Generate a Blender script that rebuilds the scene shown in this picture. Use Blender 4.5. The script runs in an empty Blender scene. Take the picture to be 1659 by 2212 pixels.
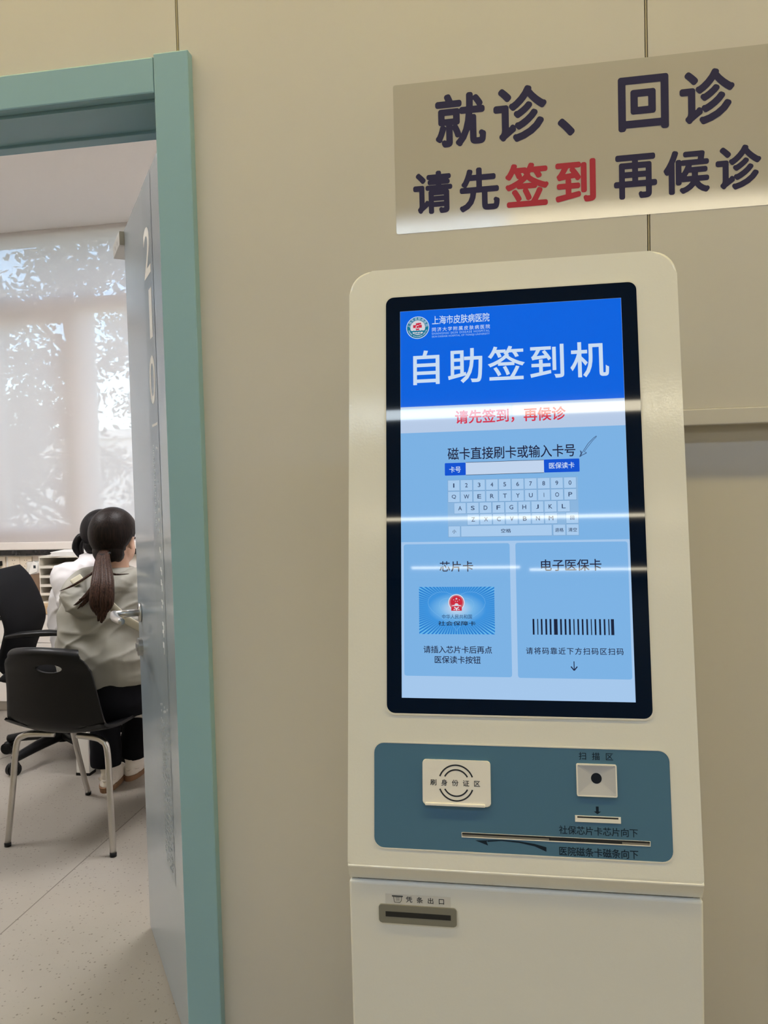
import bpy, bmesh, math, random
import numpy as np
from mathutils import Vector, Matrix, noise
random.seed(7)
SC = bpy.context.scene
COL = SC.collection
V = Vector

# ------------------------------------------------------------------ camera
YAW, PITCH, ROLL = math.radians(9.4632), math.radians(2.1048), math.radians(-1.4995)
CAM = V((0.0, -1.43, 1.32))
fw = V((-math.sin(YAW)*math.cos(PITCH), math.cos(YAW)*math.cos(PITCH), -math.sin(PITCH)))
rt = V((math.cos(YAW), math.sin(YAW), 0)); up0 = rt.cross(fw)
r2 = rt*math.cos(ROLL) + up0*math.sin(ROLL); u2 = up0*math.cos(ROLL) - rt*math.sin(ROLL)
cd = bpy.data.cameras.new('camera'); cam = bpy.data.objects.new('camera', cd); COL.objects.link(cam)
cd.sensor_fit = 'HORIZONTAL'; cd.sensor_width = 36.0; cd.lens = 36.0*1661/1659
cd.clip_start = 0.02; cd.clip_end = 200
cam.matrix_world = Matrix(((r2.x, u2.x, -fw.x, CAM.x), (r2.y, u2.y, -fw.y, CAM.y), (r2.z, u2.z, -fw.z, CAM.z), (0, 0, 0, 1)))
SC.camera = cam
# ------------------------------------------------------------------ view, world, main lamp levels
SC.view_settings.view_transform = 'Standard'; SC.view_settings.look = 'None'
SC.cycles.max_bounces = 7; SC.cycles.use_adaptive_sampling = True; SC.cycles.adaptive_threshold = 0.035
SC.view_settings.exposure = 0.0; SC.view_settings.gamma = 1.0; SC.view_settings.use_curve_mapping = False
SKY_STRENGTH = 1.2
STRIP_COOL = (13.2, 15.2, 16.6); STRIP_WARM = (17.0, 15.2, 11.2)       # radiance of the hall's linear lamps
WASH_WARM = (33.5, 26.2, 10.0); FILL = (6.6, 9.0, 12.6)                                          # warm lamp row just in front of the wall; FILL: added row for brightness
ROOM_PANEL = (54.0, 53.0, 53.5)                                           # consulting room ceiling panels
wd = bpy.data.worlds.new('world'); SC.world = wd; wd.use_nodes = True
nt = wd.node_tree; bg = nt.nodes['Background']
sky = nt.nodes.new('ShaderNodeTexSky'); sky.sky_type = 'NISHITA'
sky.sun_disc = False; sky.sun_elevation = math.radians(42); sky.sun_rotation = math.radians(200)
nt.links.new(sky.outputs['Color'], bg.inputs['Color']); bg.inputs['Strength'].default_value = SKY_STRENGTH

# ------------------------------------------------------------------ materials
def lin(r, g, b):
    f = lambda c: (c/255)/12.92 if c/255 <= 0.04045 else ((c/255+0.055)/1.055)**2.4
    return (f(r), f(g), f(b))
MATS = {}
def mat(name, col, rough=0.5, metal=0.0, bump=None, vary=None, coat=0.0, spec=0.5, emit=None, emitk=1.0, alpha=None):
    """bump=(scale, strength, distance); vary=(scale, amount) soft tone variation of the surface itself"""
    if name in MATS: return MATS[name]
    m = bpy.data.materials.new(name); m.use_nodes = True; t = m.node_tree; b = t.nodes['Principled BSDF']
    b.inputs['Base Color'].default_value = (*col, 1); b.inputs['Roughness'].default_value = rough
    b.inputs['Metallic'].default_value = metal; b.inputs['Specular IOR Level'].default_value = spec
    b.inputs['Coat Weight'].default_value = coat; b.inputs['Coat Roughness'].default_value = 0.06
    if emit is not None:
        b.inputs['Emission Color'].default_value = (*emit, 1); b.inputs['Emission Strength'].default_value = emitk
    tc = t.nodes.new('ShaderNodeTexCoord')
    if bump:
        n = t.nodes.new('ShaderNodeTexNoise'); n.inputs['Scale'].default_value = bump[0]; n.inputs['Detail'].default_value = 3
        bp = t.nodes.new('ShaderNodeBump'); bp.inputs['Strength'].default_value = bump[1]; bp.inputs['Distance'].default_value = bump[2]
        t.links.new(tc.outputs['Object'], n.inputs['Vector']); t.links.new(n.outputs['Fac'], bp.inputs['Height'])
        t.links.new(bp.outputs['Normal'], b.inputs['Normal'])
        if coat: t.links.new(bp.outputs['Normal'], b.inputs['Coat Normal'])
    if vary:
        n = t.nodes.new('ShaderNodeTexNoise'); n.inputs['Scale'].default_value = vary[0]; n.inputs['Detail'].default_value = 5
        r = t.nodes.new('ShaderNodeValToRGB'); a = vary[1]
        r.color_ramp.elements[0].position = 0.3; r.color_ramp.elements[1].position = 0.7
        r.color_ramp.elements[0].color = (*[c*(1-a) for c in col], 1); r.color_ramp.elements[1].color = (*[min(1, c*(1+a)) for c in col], 1)
        t.links.new(tc.outputs['Object'], n.inputs['Vector']); t.links.new(n.outputs['Fac'], r.inputs['Fac'])
        t.links.new(r.outputs['Color'], b.inputs['Base Color'])
    MATS[name] = m
    return m
def screen(name, rgb, k=0.95):
    """lit display pixels behind the kiosk's front glass"""
    return mat('screen_'+name, (0.004, 0.004, 0.005), 0.03, emit=tuple(c*k for c in lin(*rgb)))
def lamp(name, rgb):
    return mat('lamp_'+name, (0.8, 0.8, 0.8), 0.5, emit=rgb)
M_wall = mat('wall_panel_laminate', (0.540, 0.520, 0.490), 0.5, bump=(900, 0.08, 0.0004), vary=(2.2, 0.03))
M_joint = mat('joint_strip', (0.36, 0.31, 0.20), 0.45)
M_white = mat('white_paint', (0.80, 0.77, 0.75), 0.7, vary=(1.5, 0.02))
M_ceil = mat('ceiling_paint', (0.78, 0.75, 0.73), 0.8)
M_frame = mat('teal_grey_enamel', (0.235, 0.400, 0.475), 0.38, bump=(700, 0.05, 0.0004), vary=(3, 0.03))
M_kiosk = mat('cream_powder_coat', (0.77, 0.755, 0.695), 0.36, coat=0.9, bump=(300, 0.075, 0.0012))
M_black = mat('black_plastic', (0.006, 0.006, 0.0065), 0.40, spec=0.22, bump=(600, 0.1, 0.0004))
M_blackfab = mat('black_fabric', (0.007, 0.007, 0.008), 0.85, spec=0.15, bump=(900, 0.3, 0.0008))
M_chrome = mat('brushed_steel', (0.55, 0.53, 0.50), 0.28, metal=1.0)
M_steel = mat('satin_steel', (0.42, 0.41, 0.39), 0.35, metal=1.0)
M_dark = mat('dark_cavity', (0.010, 0.011, 0.013), 0.5)
M_glassblk = mat('black_front_glass', (0.001, 0.006, 0.022), 0.03)

# ------------------------------------------------------------------ mesh helpers
def link(name, me, m=None, parent=None, smooth=False):
    o = bpy.data.objects.new(name, me); COL.objects.link(o)
    if m: me.materials.append(m)
    if parent is not None: o.parent = parent
    if smooth:
        for p in me.polygons: p.use_smooth = True
    return o
def tag(o, label=None, cat=None, group=None, kind=None):
    if label: o['label'] = label
    if cat: o['category'] = cat
    if group: o['group'] = group
    if kind: o['kind'] = kind
    return o
def empty(name, loc=(0, 0, 0), rz=0.0, **k):
    o = bpy.data.objects.new(name, None); COL.objects.link(o); o.location = loc; o.rotation_euler.z = rz
    o.empty_display_size = 0.05
    return tag(o, **k)
def todata(bm, name='m'):
    bmesh.ops.recalc_face_normals(bm, faces=bm.faces)
    me = bpy.data.meshes.new(name); bm.to_mesh(me); bm.free(); return me
def bbox(bm, x0, x1, y0, y1, z0, z1, bev=0.0, seg=2):
    vs = [bm.verts.new((x, y, z)) for x in (x0, x1) for y in (y0, y1) for z in (z0, z1)]
    fs = [bm.faces.new([vs[i] for i in f]) for f in ((0, 1, 3, 2), (4, 6, 7, 5), (0, 4, 5, 1), (2, 3, 7, 6), (0, 2, 6, 4), (1, 5, 7, 3))]
    if bev:
        es = list({e for f in fs for e in f.edges})
        bmesh.ops.bevel(bm, geom=es, offset=bev, segments=seg, profile=0.6, affect='EDGES')
def box(name, x0, x1, y0, y1, z0, z1, m, parent=None, bev=0.0, seg=2):
    bm = bmesh.new(); bbox(bm, x0, x1, y0, y1, z0, z1, bev, seg); return link(name, todata(bm), m, parent)
def struct(name, *a, **k):
    return tag(box(name, *a, **k), kind='structure')
def rrect(u0, u1, v0, v1, r=0.0, n=6, rb=None):
    """rounded rectangle outline, counter-clockwise from bottom left; rb: radius of the bottom corners"""
    rb = r if rb is None else rb
    pts = []
    for cx, cy, a0, rr in ((u1-rb, v0+rb, -90, rb), (u1-r, v1-r, 0, r), (u0+r, v1-r, 90, r), (u0+rb, v0+rb, 180, rb)):
        if rr <= 0: pts.append((cx, cy)); continue
        for i in range(n+1):
            a = math.radians(a0+90*i/n); pts.append((cx+rr*math.cos(a), cy+rr*math.sin(a)))
    return pts
def prism(name, pts, n0, n1, fr, m, parent=None, bev=0.0, seg=3):
    """outline pts (u,v) in frame fr, from depth n0 (back) to n1 (front); n0 None: a flat print"""
    bm = bmesh.new()
    fv = [bm.verts.new((u, v, n1)) for u, v in pts]; ff = bm.faces.new(fv)
    if n0 is not None:
        bv = [bm.verts.new((u, v, n0)) for u, v in pts]; bm.faces.new(bv[::-1])
        k = len(pts)
        for i in range(k): bm.faces.new((fv[i], bv[i], bv[(i+1) % k], fv[(i+1) % k]))
        if bev: bmesh.ops.bevel(bm, geom=list(ff.edges), offset=bev, segments=seg, profile=0.5, affect='EDGES')
        bmesh.ops.recalc_face_normals(bm, faces=bm.faces)
    me = bpy.data.meshes.new(name); bm.to_mesh(me); bm.free(); me.transform(fr)
    return link(name, me, m, parent)
def ringmesh(name, outer, inner, n0, n1, fr, m, parent=None):
    """frame between two outlines with the same number of points"""
    bm = bmesh.new(); k = len(outer)
    L = [[bm.verts.new((u, v, d)) for u, v in pp] for pp, d in ((outer, n0), (outer, n1), (inner, n1), (inner, n0))]
    for a in range(4):
        A, B = L[a], L[(a+1) % 4]
        for i in range(k): bm.faces.new((A[i], A[(i+1) % k], B[(i+1) % k], B[i]))
    me = todata(bm); me.transform(fr); return link(name, me, m, parent)
def multi(name, polys, n, fr, m, parent=None):
    """several flat printed shapes of one graphic"""
    bm = bmesh.new()
    for pts in polys: bm.faces.new([bm.verts.new((u, v, n)) for u, v in pts])
    me = bpy.data.meshes.new(name); bm.to_mesh(me); bm.free(); me.transform(fr)
    return link(name, me, m, parent)
def R4(u0, u1, v0, v1): return [(u0, v0), (u1, v0), (u1, v1), (u0, v1)]
def disc(cx, cy, r, n=32, sx=1, sy=1): return [(cx+r*sx*math.cos(2*math.pi*i/n), cy+r*sy*math.sin(2*math.pi*i/n)) for i in range(n)]
def arcband(cx, cy, r0, r1, a0, a1, n=24):
    A = [math.radians(a0+(a1-a0)*i/n) for i in range(n+1)]
    return [[(cx+r*math.cos(a), cy+r*math.sin(a)) for r, a in ((r0, A[i]), (r1, A[i]), (r1, A[i+1]), (r0, A[i+1]))] for i in range(n)]
def stroke(pts, w):
    out = []
    for (a, b), (c, d) in zip(pts, pts[1:]):
        l = math.hypot(c-a, d-b) or 1e-9; nx, ny = -(d-b)/l*w/2, (c-a)/l*w/2
        out.append([(a-nx, b-ny), (c-nx, d-ny), (c+nx, d+ny), (a+nx, b+ny)])
    return out
def frame(o, u, v, n):
    return Matrix(((u[0], v[0], n[0], o[0]), (u[1], v[1], n[1], o[1]), (u[2], v[2], n[2], o[2]), (0, 0, 0, 1)))
def textmesh(s, bold=0.0, rounded=0.0, space=1.0):
    c = bpy.data.curves.new('t', 'FONT'); c.body = s; c.size = 1; c.space_character = space; c.resolution_u = 4
    if bold: c.offset = bold
    if rounded: c.bevel_depth = rounded; c.bevel_resolution = 3
    o = bpy.data.objects.new('t', c); COL.objects.link(o)
    dg = bpy.context.evaluated_depsgraph_get(); dg.update()
    me = bpy.data.meshes.new_from_object(o.evaluated_get(dg))
    bpy.data.objects.remove(o); bpy.data.curves.remove(c)
    me.materials.clear()
    return me
def fit_text(name, s, b, n, fr, m, parent, bold=0.0, rounded=0.0, stretch=False, thick=0.0):
    """lettering whose ink fills the box b=(u0,u1,v0,v1)"""
    u0, u1, v0, v1 = b; sp = 1.0
    if bold > 0: rounded, bold, thick = bold, 0.0, max(thick, 0.00005)
    if len(s) > 1 and not stretch:
        def ext(q):
            me = textmesh(s, bold, rounded, q); xs = [v.co.x for v in me.vertices]; ys = [v.co.y for v in me.vertices]
            r = (max(xs)-min(xs))/(max(ys)-min(ys)); bpy.data.meshes.remove(me); return r
        want = (u1-u0)/(v1-v0); a, c = ext(1.0), ext(1.3)
        sp = min(2.2, max(0.97, 1.0+0.3*(want-a)/(c-a)))
    me = textmesh(s, bold, rounded, sp)
    xs = [v.co.x for v in me.vertices]; ys = [v.co.y for v in me.vertices]; zs = [v.co.z for v in me.vertices]
    kx, ky = (u1-u0)/(max(xs)-min(xs)), (v1-v0)/(max(ys)-min(ys)); x0, y0 = min(xs), min(ys)
    zr = (max(zs)-min(zs)) or 1.0
    for v in me.vertices:
        v.co = ((v.co.x-x0)*kx+u0, (v.co.y-y0)*ky+v0, n + (v.co.z-min(zs))/zr*thick)
    me.transform(fr)
    return link(name, me, m, parent)
def round_glyph(name, ch, b, n, thick, fr, m, parent, core=-0.02, rad=0.05, res=120):
    """a glyph in a heavy round-ended face: every stroke is thinned to its core, then swelled evenly by rad"""
    me = textmesh(ch, core); co = np.array([v.co[:2] for v in me.vertices]); cnt = {}
    for p in me.polygons:
        for e in p.edge_keys: cnt[e] = cnt.get(e, 0)+1
    seg = np.array([e for e, c in cnt.items() if c == 1]); bpy.data.meshes.remove(me)
    A, B = co[seg[:, 0]], co[seg[:, 1]]; lo, hi = co.min(0)-rad, co.max(0)+rad; h = max(hi-lo)/res; lo = lo-2*h
    nx, ny = int((hi[0]-lo[0])/h)+4, int((hi[1]-lo[1])/h)+4
    gx, gy = np.meshgrid(lo[0]+h*np.arange(nx), lo[1]+h*np.arange(ny)); P = np.stack([gx.ravel(), gy.ravel()], 1)
    D = np.full(len(P), 9.0); ins = np.zeros(len(P), int)
    for a, c in zip(A, B):
        d = c-a; tt = np.clip(((P-a) @ d)/max(d @ d, 1e-12), 0, 1); D = np.minimum(D, np.hypot(*(P-a-tt[:, None]*d).T))
        if a[1] != c[1]:
            hit = ((a[1] > P[:, 1]) != (c[1] > P[:, 1])) & (P[:, 0] < (c[0]-a[0])*(P[:, 1]-a[1])/(c[1]-a[1])+a[0]); ins += hit
    f = (rad-np.where(ins % 2 == 1, 0, D)).reshape(ny, nx); u0, u1, v0, v1 = b; verts, faces, idx = [], [], {}
    def vert(k, x, y):
        if k not in idx: idx[k] = len(verts); verts.append((x, y))
        return idx[k]
    for j in range(ny-1):
        for i in range(nx-1):
            q = (f[j, i], f[j, i+1], f[j+1, i+1], f[j+1, i])
            if max(q) <= 0: continue
            cs = ((i, j), (i+1, j), (i+1, j+1), (i, j+1)); poly = []
            for k in range(4):
                (xa, ya), (xb, yb), fa, fb = cs[k], cs[(k+1) % 4], q[k], q[(k+1) % 4]
                if fa > 0: poly.append(vert(cs[k], xa, ya))
                if (fa > 0) != (fb > 0):
                    w = fa/(fa-fb); poly.append(vert((min(cs[k], cs[(k+1) % 4]), max(cs[k], cs[(k+1) % 4])), xa+(xb-xa)*w, ya+(yb-ya)*w))
            if len(poly) > 2: faces.append(poly)
    vv = np.array(verts); mn, mx = vv.min(0), vv.max(0); vv = (vv-mn)/(mx-mn)
    me = bpy.data.meshes.new(name); me.from_pydata([(u0+(u1-u0)*x, v0+(v1-v0)*y, n+thick) for x, y in vv], [], faces); me.update(); me.transform(fr)
    return link(name, me, m, parent)
def smoothpath(pts, k=6):
    pts = [V(p) for p in pts]; out = []
    for i in range(len(pts)-1):
        p0, p1, p2, p3 = pts[max(0, i-1)], pts[i], pts[i+1], pts[min(len(pts)-1, i+2)]
        for j in range(k):
            t = j/k; out.append(0.5*((2*p1)+(p2-p0)*t+(2*p0-5*p1+4*p2-p3)*t*t+(3*p1-p0-3*p2+p3)*t**3))
    out.append(pts[-1]); return out
def btube(bm, pts, rad, seg=12, flat=1.0, upv=(0, 0, 1), caps=True):
    """tube along pts; rad number or list; flat squashes the section along its second axis"""
    pts = [V(p) for p in pts]; k = len(pts)
    if not isinstance(rad, (list, tuple)): rad = [rad]*k
    if len(rad) != k:
        q = len(rad)-1; rad = [rad[min(q-1, int(i*q/(k-1)))]*(1-(i*q/(k-1)-min(q-1, int(i*q/(k-1)))))+rad[min(q-1, int(i*q/(k-1)))+1]*(i*q/(k-1)-min(q-1, int(i*q/(k-1)))) for i in range(k)]
    a = V(upv); rings = []
    for i, p in enumerate(pts):
        t = (pts[min(k-1, i+1)]-pts[max(0, i-1)]).normalized()
        x = a-t*a.dot(t)
        if x.length < 1e-4: x = t.orthogonal()
        x.normalize(); y = t.cross(x); a = x
        rings.append([bm.verts.new(p+x*rad[i]*math.cos(2*math.pi*j/seg)*flat+y*rad[i]*math.sin(2*math.pi*j/seg)) for j in range(seg)])
    for A, B in zip(rings, rings[1:]):
        for j in range(seg): bm.faces.new((A[j], A[(j+1) % seg], B[(j+1) % seg], B[j]))
    if caps: bm.faces.new(rings[0][::-1]); bm.faces.new(rings[-1])
def tube(name, pts, rad, m, parent=None, seg=12, k=5, **kw):
    bm = bmesh.new(); btube(bm, smoothpath(pts, k) if k > 1 else pts, rad, seg, **kw); return link(name, todata(bm), m, parent, smooth=True)
def bloft(bm, rings, seg=28, caps=True, power=2.0):
    """rings: (centre, rx, ry[, xaxis, yaxis]) superellipse sections"""
    L = []
    for r in rings:
        c, rx, ry = V(r[0]), r[1], r[2]; ax = V(r[3]) if len(r) > 3 else V((1, 0, 0)); ay = V(r[4]) if len(r) > 4 else V((0, 1, 0))
        ring = []
        for j in range(seg):
            a = 2*math.pi*j/seg; ca, sa = math.cos(a), math.sin(a)
            ring.append(bm.verts.new(c+ax*rx*math.copysign(abs(ca)**(2/power), ca)+ay*ry*math.copysign(abs(sa)**(2/power), sa)))
        L.append(ring)
    for A, B in zip(L, L[1:]):
        for j in range(seg): bm.faces.new((A[j], A[(j+1) % seg], B[(j+1) % seg], B[j]))
    if caps: bm.faces.new(L[0][::-1]); bm.faces.new(L[-1])
def bball(bm, c, r, sc=(1, 1, 1), rot=None, sub=3):
    g = bmesh.ops.create_icosphere(bm, subdivisions=sub, radius=r)
    mtx = Matrix.Translation(V(c)) @ (rot.to_4x4() if rot else Matrix()) @ Matrix.Diagonal((*sc, 1))
    bmesh.ops.transform(bm, matrix=mtx, verts=g['verts'])
def applied(me, *mods):
    """run modifiers on a mesh and return the result"""
    o = bpy.data.objects.new('tmp', me); COL.objects.link(o)
    for ty, kw in mods:
        md = o.modifiers.new(ty, ty)
        for a, b in kw.items(): setattr(md, a, b)
    dg = bpy.context.evaluated_depsgraph_get(); dg.update()
    r = bpy.data.meshes.new_from_object(o.evaluated_get(dg)); bpy.data.objects.remove(o); return r
def remeshed(bm, vox=0.008, it=4):
    me = todata(bm)
    return applied(me, ('REMESH', dict(mode='VOXEL', voxel_size=vox, use_smooth_shade=True)), ('SMOOTH', dict(factor=0.5, iterations=it)))

# ================================================================== THE SETTING
X0, X1, YB, ZC = -4.4, 0.5, 3.2, 3.0           # consulting room
JX, HZ = -0.659, 2.079                         # door opening: right jamb and head
LX = -1.60                                     # left jamb
HX0, HX1, HY, ZH = -7.0, 7.0, -17.0, 4.0                # waiting hall in front of the wall

def floor_material():
    m = bpy.data.materials.new('speckled_vinyl'); m.use_nodes = True; t = m.node_tree; b = t.nodes['Principled BSDF']
    tc = t.nodes.new('ShaderNodeTexCoord')
    vo = t.nodes.new('ShaderNodeTexVoronoi'); vo.inputs['Scale'].default_value = 72; vo.inputs['Randomness'].default_value = 1
    no = t.nodes.new('ShaderNodeTexNoise'); no.inputs['Scale'].default_value = 90; no.inputs['Detail'].default_value = 2
    big = t.nodes.new('ShaderNodeTexNoise'); big.inputs['Scale'].default_value = 3; big.inputs['Detail'].default_value = 4
    for n in (vo, no, big): t.links.new(tc.outputs['Object'], n.inputs['Vector'])
    def ramp(src, p0, c0, p1, c1):
        r = t.nodes.new('ShaderNodeValToRGB'); e = r.color_ramp.elements
        e[0].position = p0; e[0].color = (*c0, 1); e[1].position = p1; e[1].color = (*c1, 1); t.links.new(src, r.inputs['Fac']); return r.outputs['Color']
    base = ramp(big.outputs['Fac'], 0.3, (0.270, 0.245, 0.212), 0.7, (0.305, 0.276, 0.238))
    spots = ramp(vo.outputs['Distance'], 0.16, (1, 1, 1), 0.27, (0, 0, 0))
    gate = ramp(no.outputs['Fac'], 0.49, (0, 0, 0), 0.56, (1, 1, 1))
    mul = t.nodes.new('ShaderNodeMath'); mul.operation = 'MULTIPLY'
    t.links.new(spots, mul.inputs[0]); t.links.new(gate, mul.inputs[1])
    mx = t.nodes.new('ShaderNodeMix'); mx.data_type = 'RGBA'
    t.links.new(mul.outputs[0], mx.inputs['Factor']); t.links.new(base, mx.inputs['A']); mx.inputs['B'].default_value = (0.13, 0.11, 0.09, 1)
    t.links.new(mx.outputs['Result'], b.inputs['Base Color']); b.inputs['Roughness'].default_value = 0.34
    return m
M_floor = floor_material()
fl = struct('floor', HX0, HX1, HY, YB+0.25, -0.12, 0.0, M_floor)
M_seam = mat('vinyl_weld', (0.15, 0.13, 0.11), 0.5)
box('weld_seam', -1.5405, -1.5375, 0.2, 3.0, -0.002, 0.0006, M_seam, fl)
tube('weld_seam', [(-3.0, 0.70, 0.0), (-2.539, 1.981, 0.0), (-2.445, 2.265, 0.0), (-2.3, 2.7, 0.0)], 0.0016, M_seam, fl, seg=6, k=1)
struct('ceiling', X0-0.1, X1+0.1, 0.1, YB+0.25, ZC, ZC+0.12, M_ceil)
struct('ceiling_hall', HX0, HX1, HY, 0.1, ZH, ZH+0.12, mat('hall_ceiling_grey', (0.30, 0.31, 0.33), 0.8))
# ---- the panelled wall between hall and consulting room (face at Y=0)
wf = struct('wall_front', LX-0.0, X1+0.1, 0.012, 0.10, HZ+0.03, ZH, M_joint)          # core above the door and behind the joints
box('core', -0.61, HX1, 0.04, 0.10, 0.0, HZ+0.03, M_joint, wf)
box('core', HX0, LX-0.06, 0.012, 0.10, 0.0, ZH, M_joint, wf)
box('core', X1+0.1, HX1, 0.04, 0.10, HZ+0.03, ZH, M_joint, wf)
JT = 0.0026
box('wall_panel', HX0, LX-0.07, 0, 0.011, 0, ZH, M_wall, wf, bev=0.0008)
box('wall_panel', LX-0.066, -0.617-JT, 0, 0.011, HZ+0.035, ZH, M_wall, wf, bev=0.0008)
box('wall_panel', -0.617+JT, 0.247-JT, 0, 0.011, 0, ZH, M_wall, wf, bev=0.0008)
box('wall_panel', 0.247+JT, 1.45, 0, 0.011, 1.437, ZH, M_wall, wf, bev=0.0008)
box('wall_panel', 1.4544, HX1, 0, 0.011, 0, ZH, M_wall, wf, bev=0.0008)
box('wall_panel', 0.247+JT, 1.45, 0.026, 0.038, 0, 1.45, M_wall, wf, bev=0.0008)
for x in (-0.617, 0.247, 1.4522):
    box('joint_strip', x-0.0013, x+0.0013, 0.0006, 0.012, 0.0 if x > 0 else HZ+0.07, ZH, M_joint, wf)
tag(box('trim_1', 0.2495, 1.45, -0.006, 0.04, 1.408, 1.4365, M_wall, None, bev=0.002), kind='structure', label='horizontal rail along the lower edge of the right wall panel')
# ---- other walls of the consulting room
struct('wall_left', X0-0.1, X0, 0.1, YB, 0, ZC, M_white)
struct('wall_right', X1, X1+0.1, 0.1, YB, 0, ZC, M_white)
WX0, WX1, WZ0, WZ1 = -4.0, -1.85, 0.945, 2.999
wb = struct('wall_back', X0, X1, YB, YB+0.22, 0, WZ0-0.025, M_white)
box('wall_side', X0, WX0, YB, YB+0.22, WZ0-0.025, ZC, M_white, wb); box('wall_side', WX1, X1, YB, YB+0.22, WZ0-0.025, ZC, M_white, wb)
box('lintel', WX0, WX1, YB, YB+0.22, WZ1, ZC, M_white, wb)
box('baseboard', X0, X1, YB-0.012, YB, 0, 0.09, M_white, wb)
# ---- rest of the hall
struct('wall_hall_left', HX0-0.1, HX0, HY, 0, 0, ZH, M_white); struct('wall_hall_right', HX1, HX1+0.1, HY, 0, 0, ZH, M_white)
struct('wall_hall_rear', HX0, HX1, HY-0.1, HY, 0, ZH, mat('rear_wall_paint', (0.10, 0.13, 0.17), 0.6))

# ---- door frame
df = tag(box('trim_2', JX, -0.589, -0.02, 0.004, 0, 2.152, M_frame, None, bev=0.0025), kind='structure', label='teal grey steel door frame')
box('head_casing', LX+0.0, JX-0.001, -0.019, 0.004, HZ, 2.147, M_frame, df, bev=0.003)
box('side_casing', LX-0.07, LX, -0.02, 0.004, 0, 2.152, M_frame, df, bev=0.0025)
box('head_lining', LX, JX-0.001, 0.004, 0.012, HZ-0.006, HZ+0.03, M_frame, df)
box('head_lining', LX, JX-0.001, 0.012, 0.120, HZ-0.002, HZ+0.03, M_frame, df)
box('head_stop', LX, JX-0.001, 0.120, 0.152, HZ-0.008, HZ+0.03, M_frame, df, bev=0.002)
box('jamb_lining', JX, -0.61, 0.004, 0.035, 0, HZ, M_frame, df); box('jamb_lining', LX-0.05, LX, 0.004, 0.15, 0, HZ, M_frame, df)

# ---- door leaf, swung 55 degrees into the room
M_leaf = mat('door_laminate', (0.31, 0.365, 0.41), 0.20, coat=0.25, bump=(500, 0.03, 0.0003))
M_strip = mat('door_film_strip', (0.24, 0.285, 0.32), 0.26)
M_cream = mat('cream_print', (0.72, 0.68, 0.60), 0.5)
M_pale = mat('pale_print', (0.62, 0.66, 0.68), 0.5)
M_leafp = mat('leaf_print', (0.30, 0.34, 0.37), 0.35)
LD = V((0.5736, -0.8192, 0)); LN = V((-0.8192, -0.5736, 0)); LF = V((-1.102, 0.692, 0)); LL = 0.762
LFR = frame(LF, LD, V((0, 0, 1)), LN)                        # u along the leaf from its free edge, v up, n towards the viewer
dl = tag(prism('door_1', R4(0, LL, 0.008, 2.078), -0.042, 0.0, LFR, M_leaf, None, bev=0.002), kind='structure', label='open grey blue room door numbered 210')
prism('film_strip', R4(0.345, 0.478, 0.35, 2.077), None, 0.0006, LFR, M_strip, dl)
fit_text('room_number', '2', (0.352, 0.448, 1.845, 1.965), 0.0009, LFR, M_cream, dl, bold=0.012)
fit_text('room_number', '1', (0.405, 0.445, 1.69, 1.81), 0.0009, LFR, M_cream, dl, bold=0.012)
fit_text('room_number', '0', (0.372, 0.456, 1.53, 1.65), 0.0009, LFR, M_cream, dl, bold=0.012)
prism('dash', R4(0.385, 0.462, 1.476, 1.482), None, 0.0009, LFR, M_cream, dl)
rnd = random.Random(3); small, large, leafs = [], [], []
for i in range(34):
    v = 1.432-i*0.0062
    small.append(R4(0.385, 0.398+0.01*rnd.random(), v-0.0040, v))
for v, h in ((1.425, 0.008), (1.345, 0.008), (1.30, 0.02), (1.275, 0.012), (1.25, 0.015), (1.225, 0.012), (1.18, 0.03), (1.13, 0.02), (1.10, 0.03), (1.05, 0.012), (1.035, 0.014), (0.995, 0.02), (0.975, 0.018), (0.945, 0.03)):
    large.append(R4(0.428, 0.436+0.014*rnd.random(), v-h*0.5, v)); large.append(R4(0.440, 0.443+0.01*rnd.random(), v-h, v-h*0.3))
multi('small_print', small+large, 0.0009, LFR, M_pale, dl)
for i in range(210):
    a, b, w = 0.355+rnd.random()*0.11, 0.37+rnd.random()**1.4*0.42, 0.006+0.006*rnd.random()
    leafs.append([(a-w, b), (a, b-0.004), (a+w, b+0.004), (a, b+0.005)])
multi('leaf_print', leafs, 0.0008, LFR, M_leafp, dl)
# handle, lock and the metal catch at the top of the free edge
def lever(sgn, n0, reach=0.052):
    bm = bmesh.new(); c = LFR @ V((0.055, 0.965, n0)); nn = LN*sgn
    btube(bm, [c, c+nn*0.006], 0.027, 24); btube(bm, [c, c+nn*reach], 0.0105, 14)
    e = c+nn*(reach-0.002)
    btube(bm, smoothpath([e-LD*0.012, e, e+LD*0.05+nn*0.004, e+LD*0.09+nn*0.002, e+LD*0.125-nn*0.006+V((0, 0, -0.002))], 5), [0.010, 0.0115, 0.0115, 0.010, 0.009], 14)
    return link('door_handle', todata(bm), M_chrome, dl, smooth=True)
lever(1, 0.0, 0.076); lever(-1, -0.042)
for s, n0 in ((1, 0.0), (-1, -0.042)):
    bm = bmesh.new(); c = LFR @ V((0.055, 0.865, n0)); btube(bm, [c, c+LN*s*0.012], 0.026, 24); btube(bm, [c+LN*s*0.012, c+LN*s*0.017], 0.012, 16)
    link('lock_rose', todata(bm), M_steel, dl, smooth=False)
ct = prism('door_catch', R4(-0.145, 0.004, 2.035, 2.074), -0.030, 0.014, LFR, mat('catch_grey', (0.42, 0.41, 0.38), 0.4, metal=0.3), dl, bev=0.0015)
for u in (-0.095, -0.045): prism('screw_hole', disc(u, 2.052, 0.005, 12, 0.7, 1.4), None, 0.0143, LFR, M_dark, ct)
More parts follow.
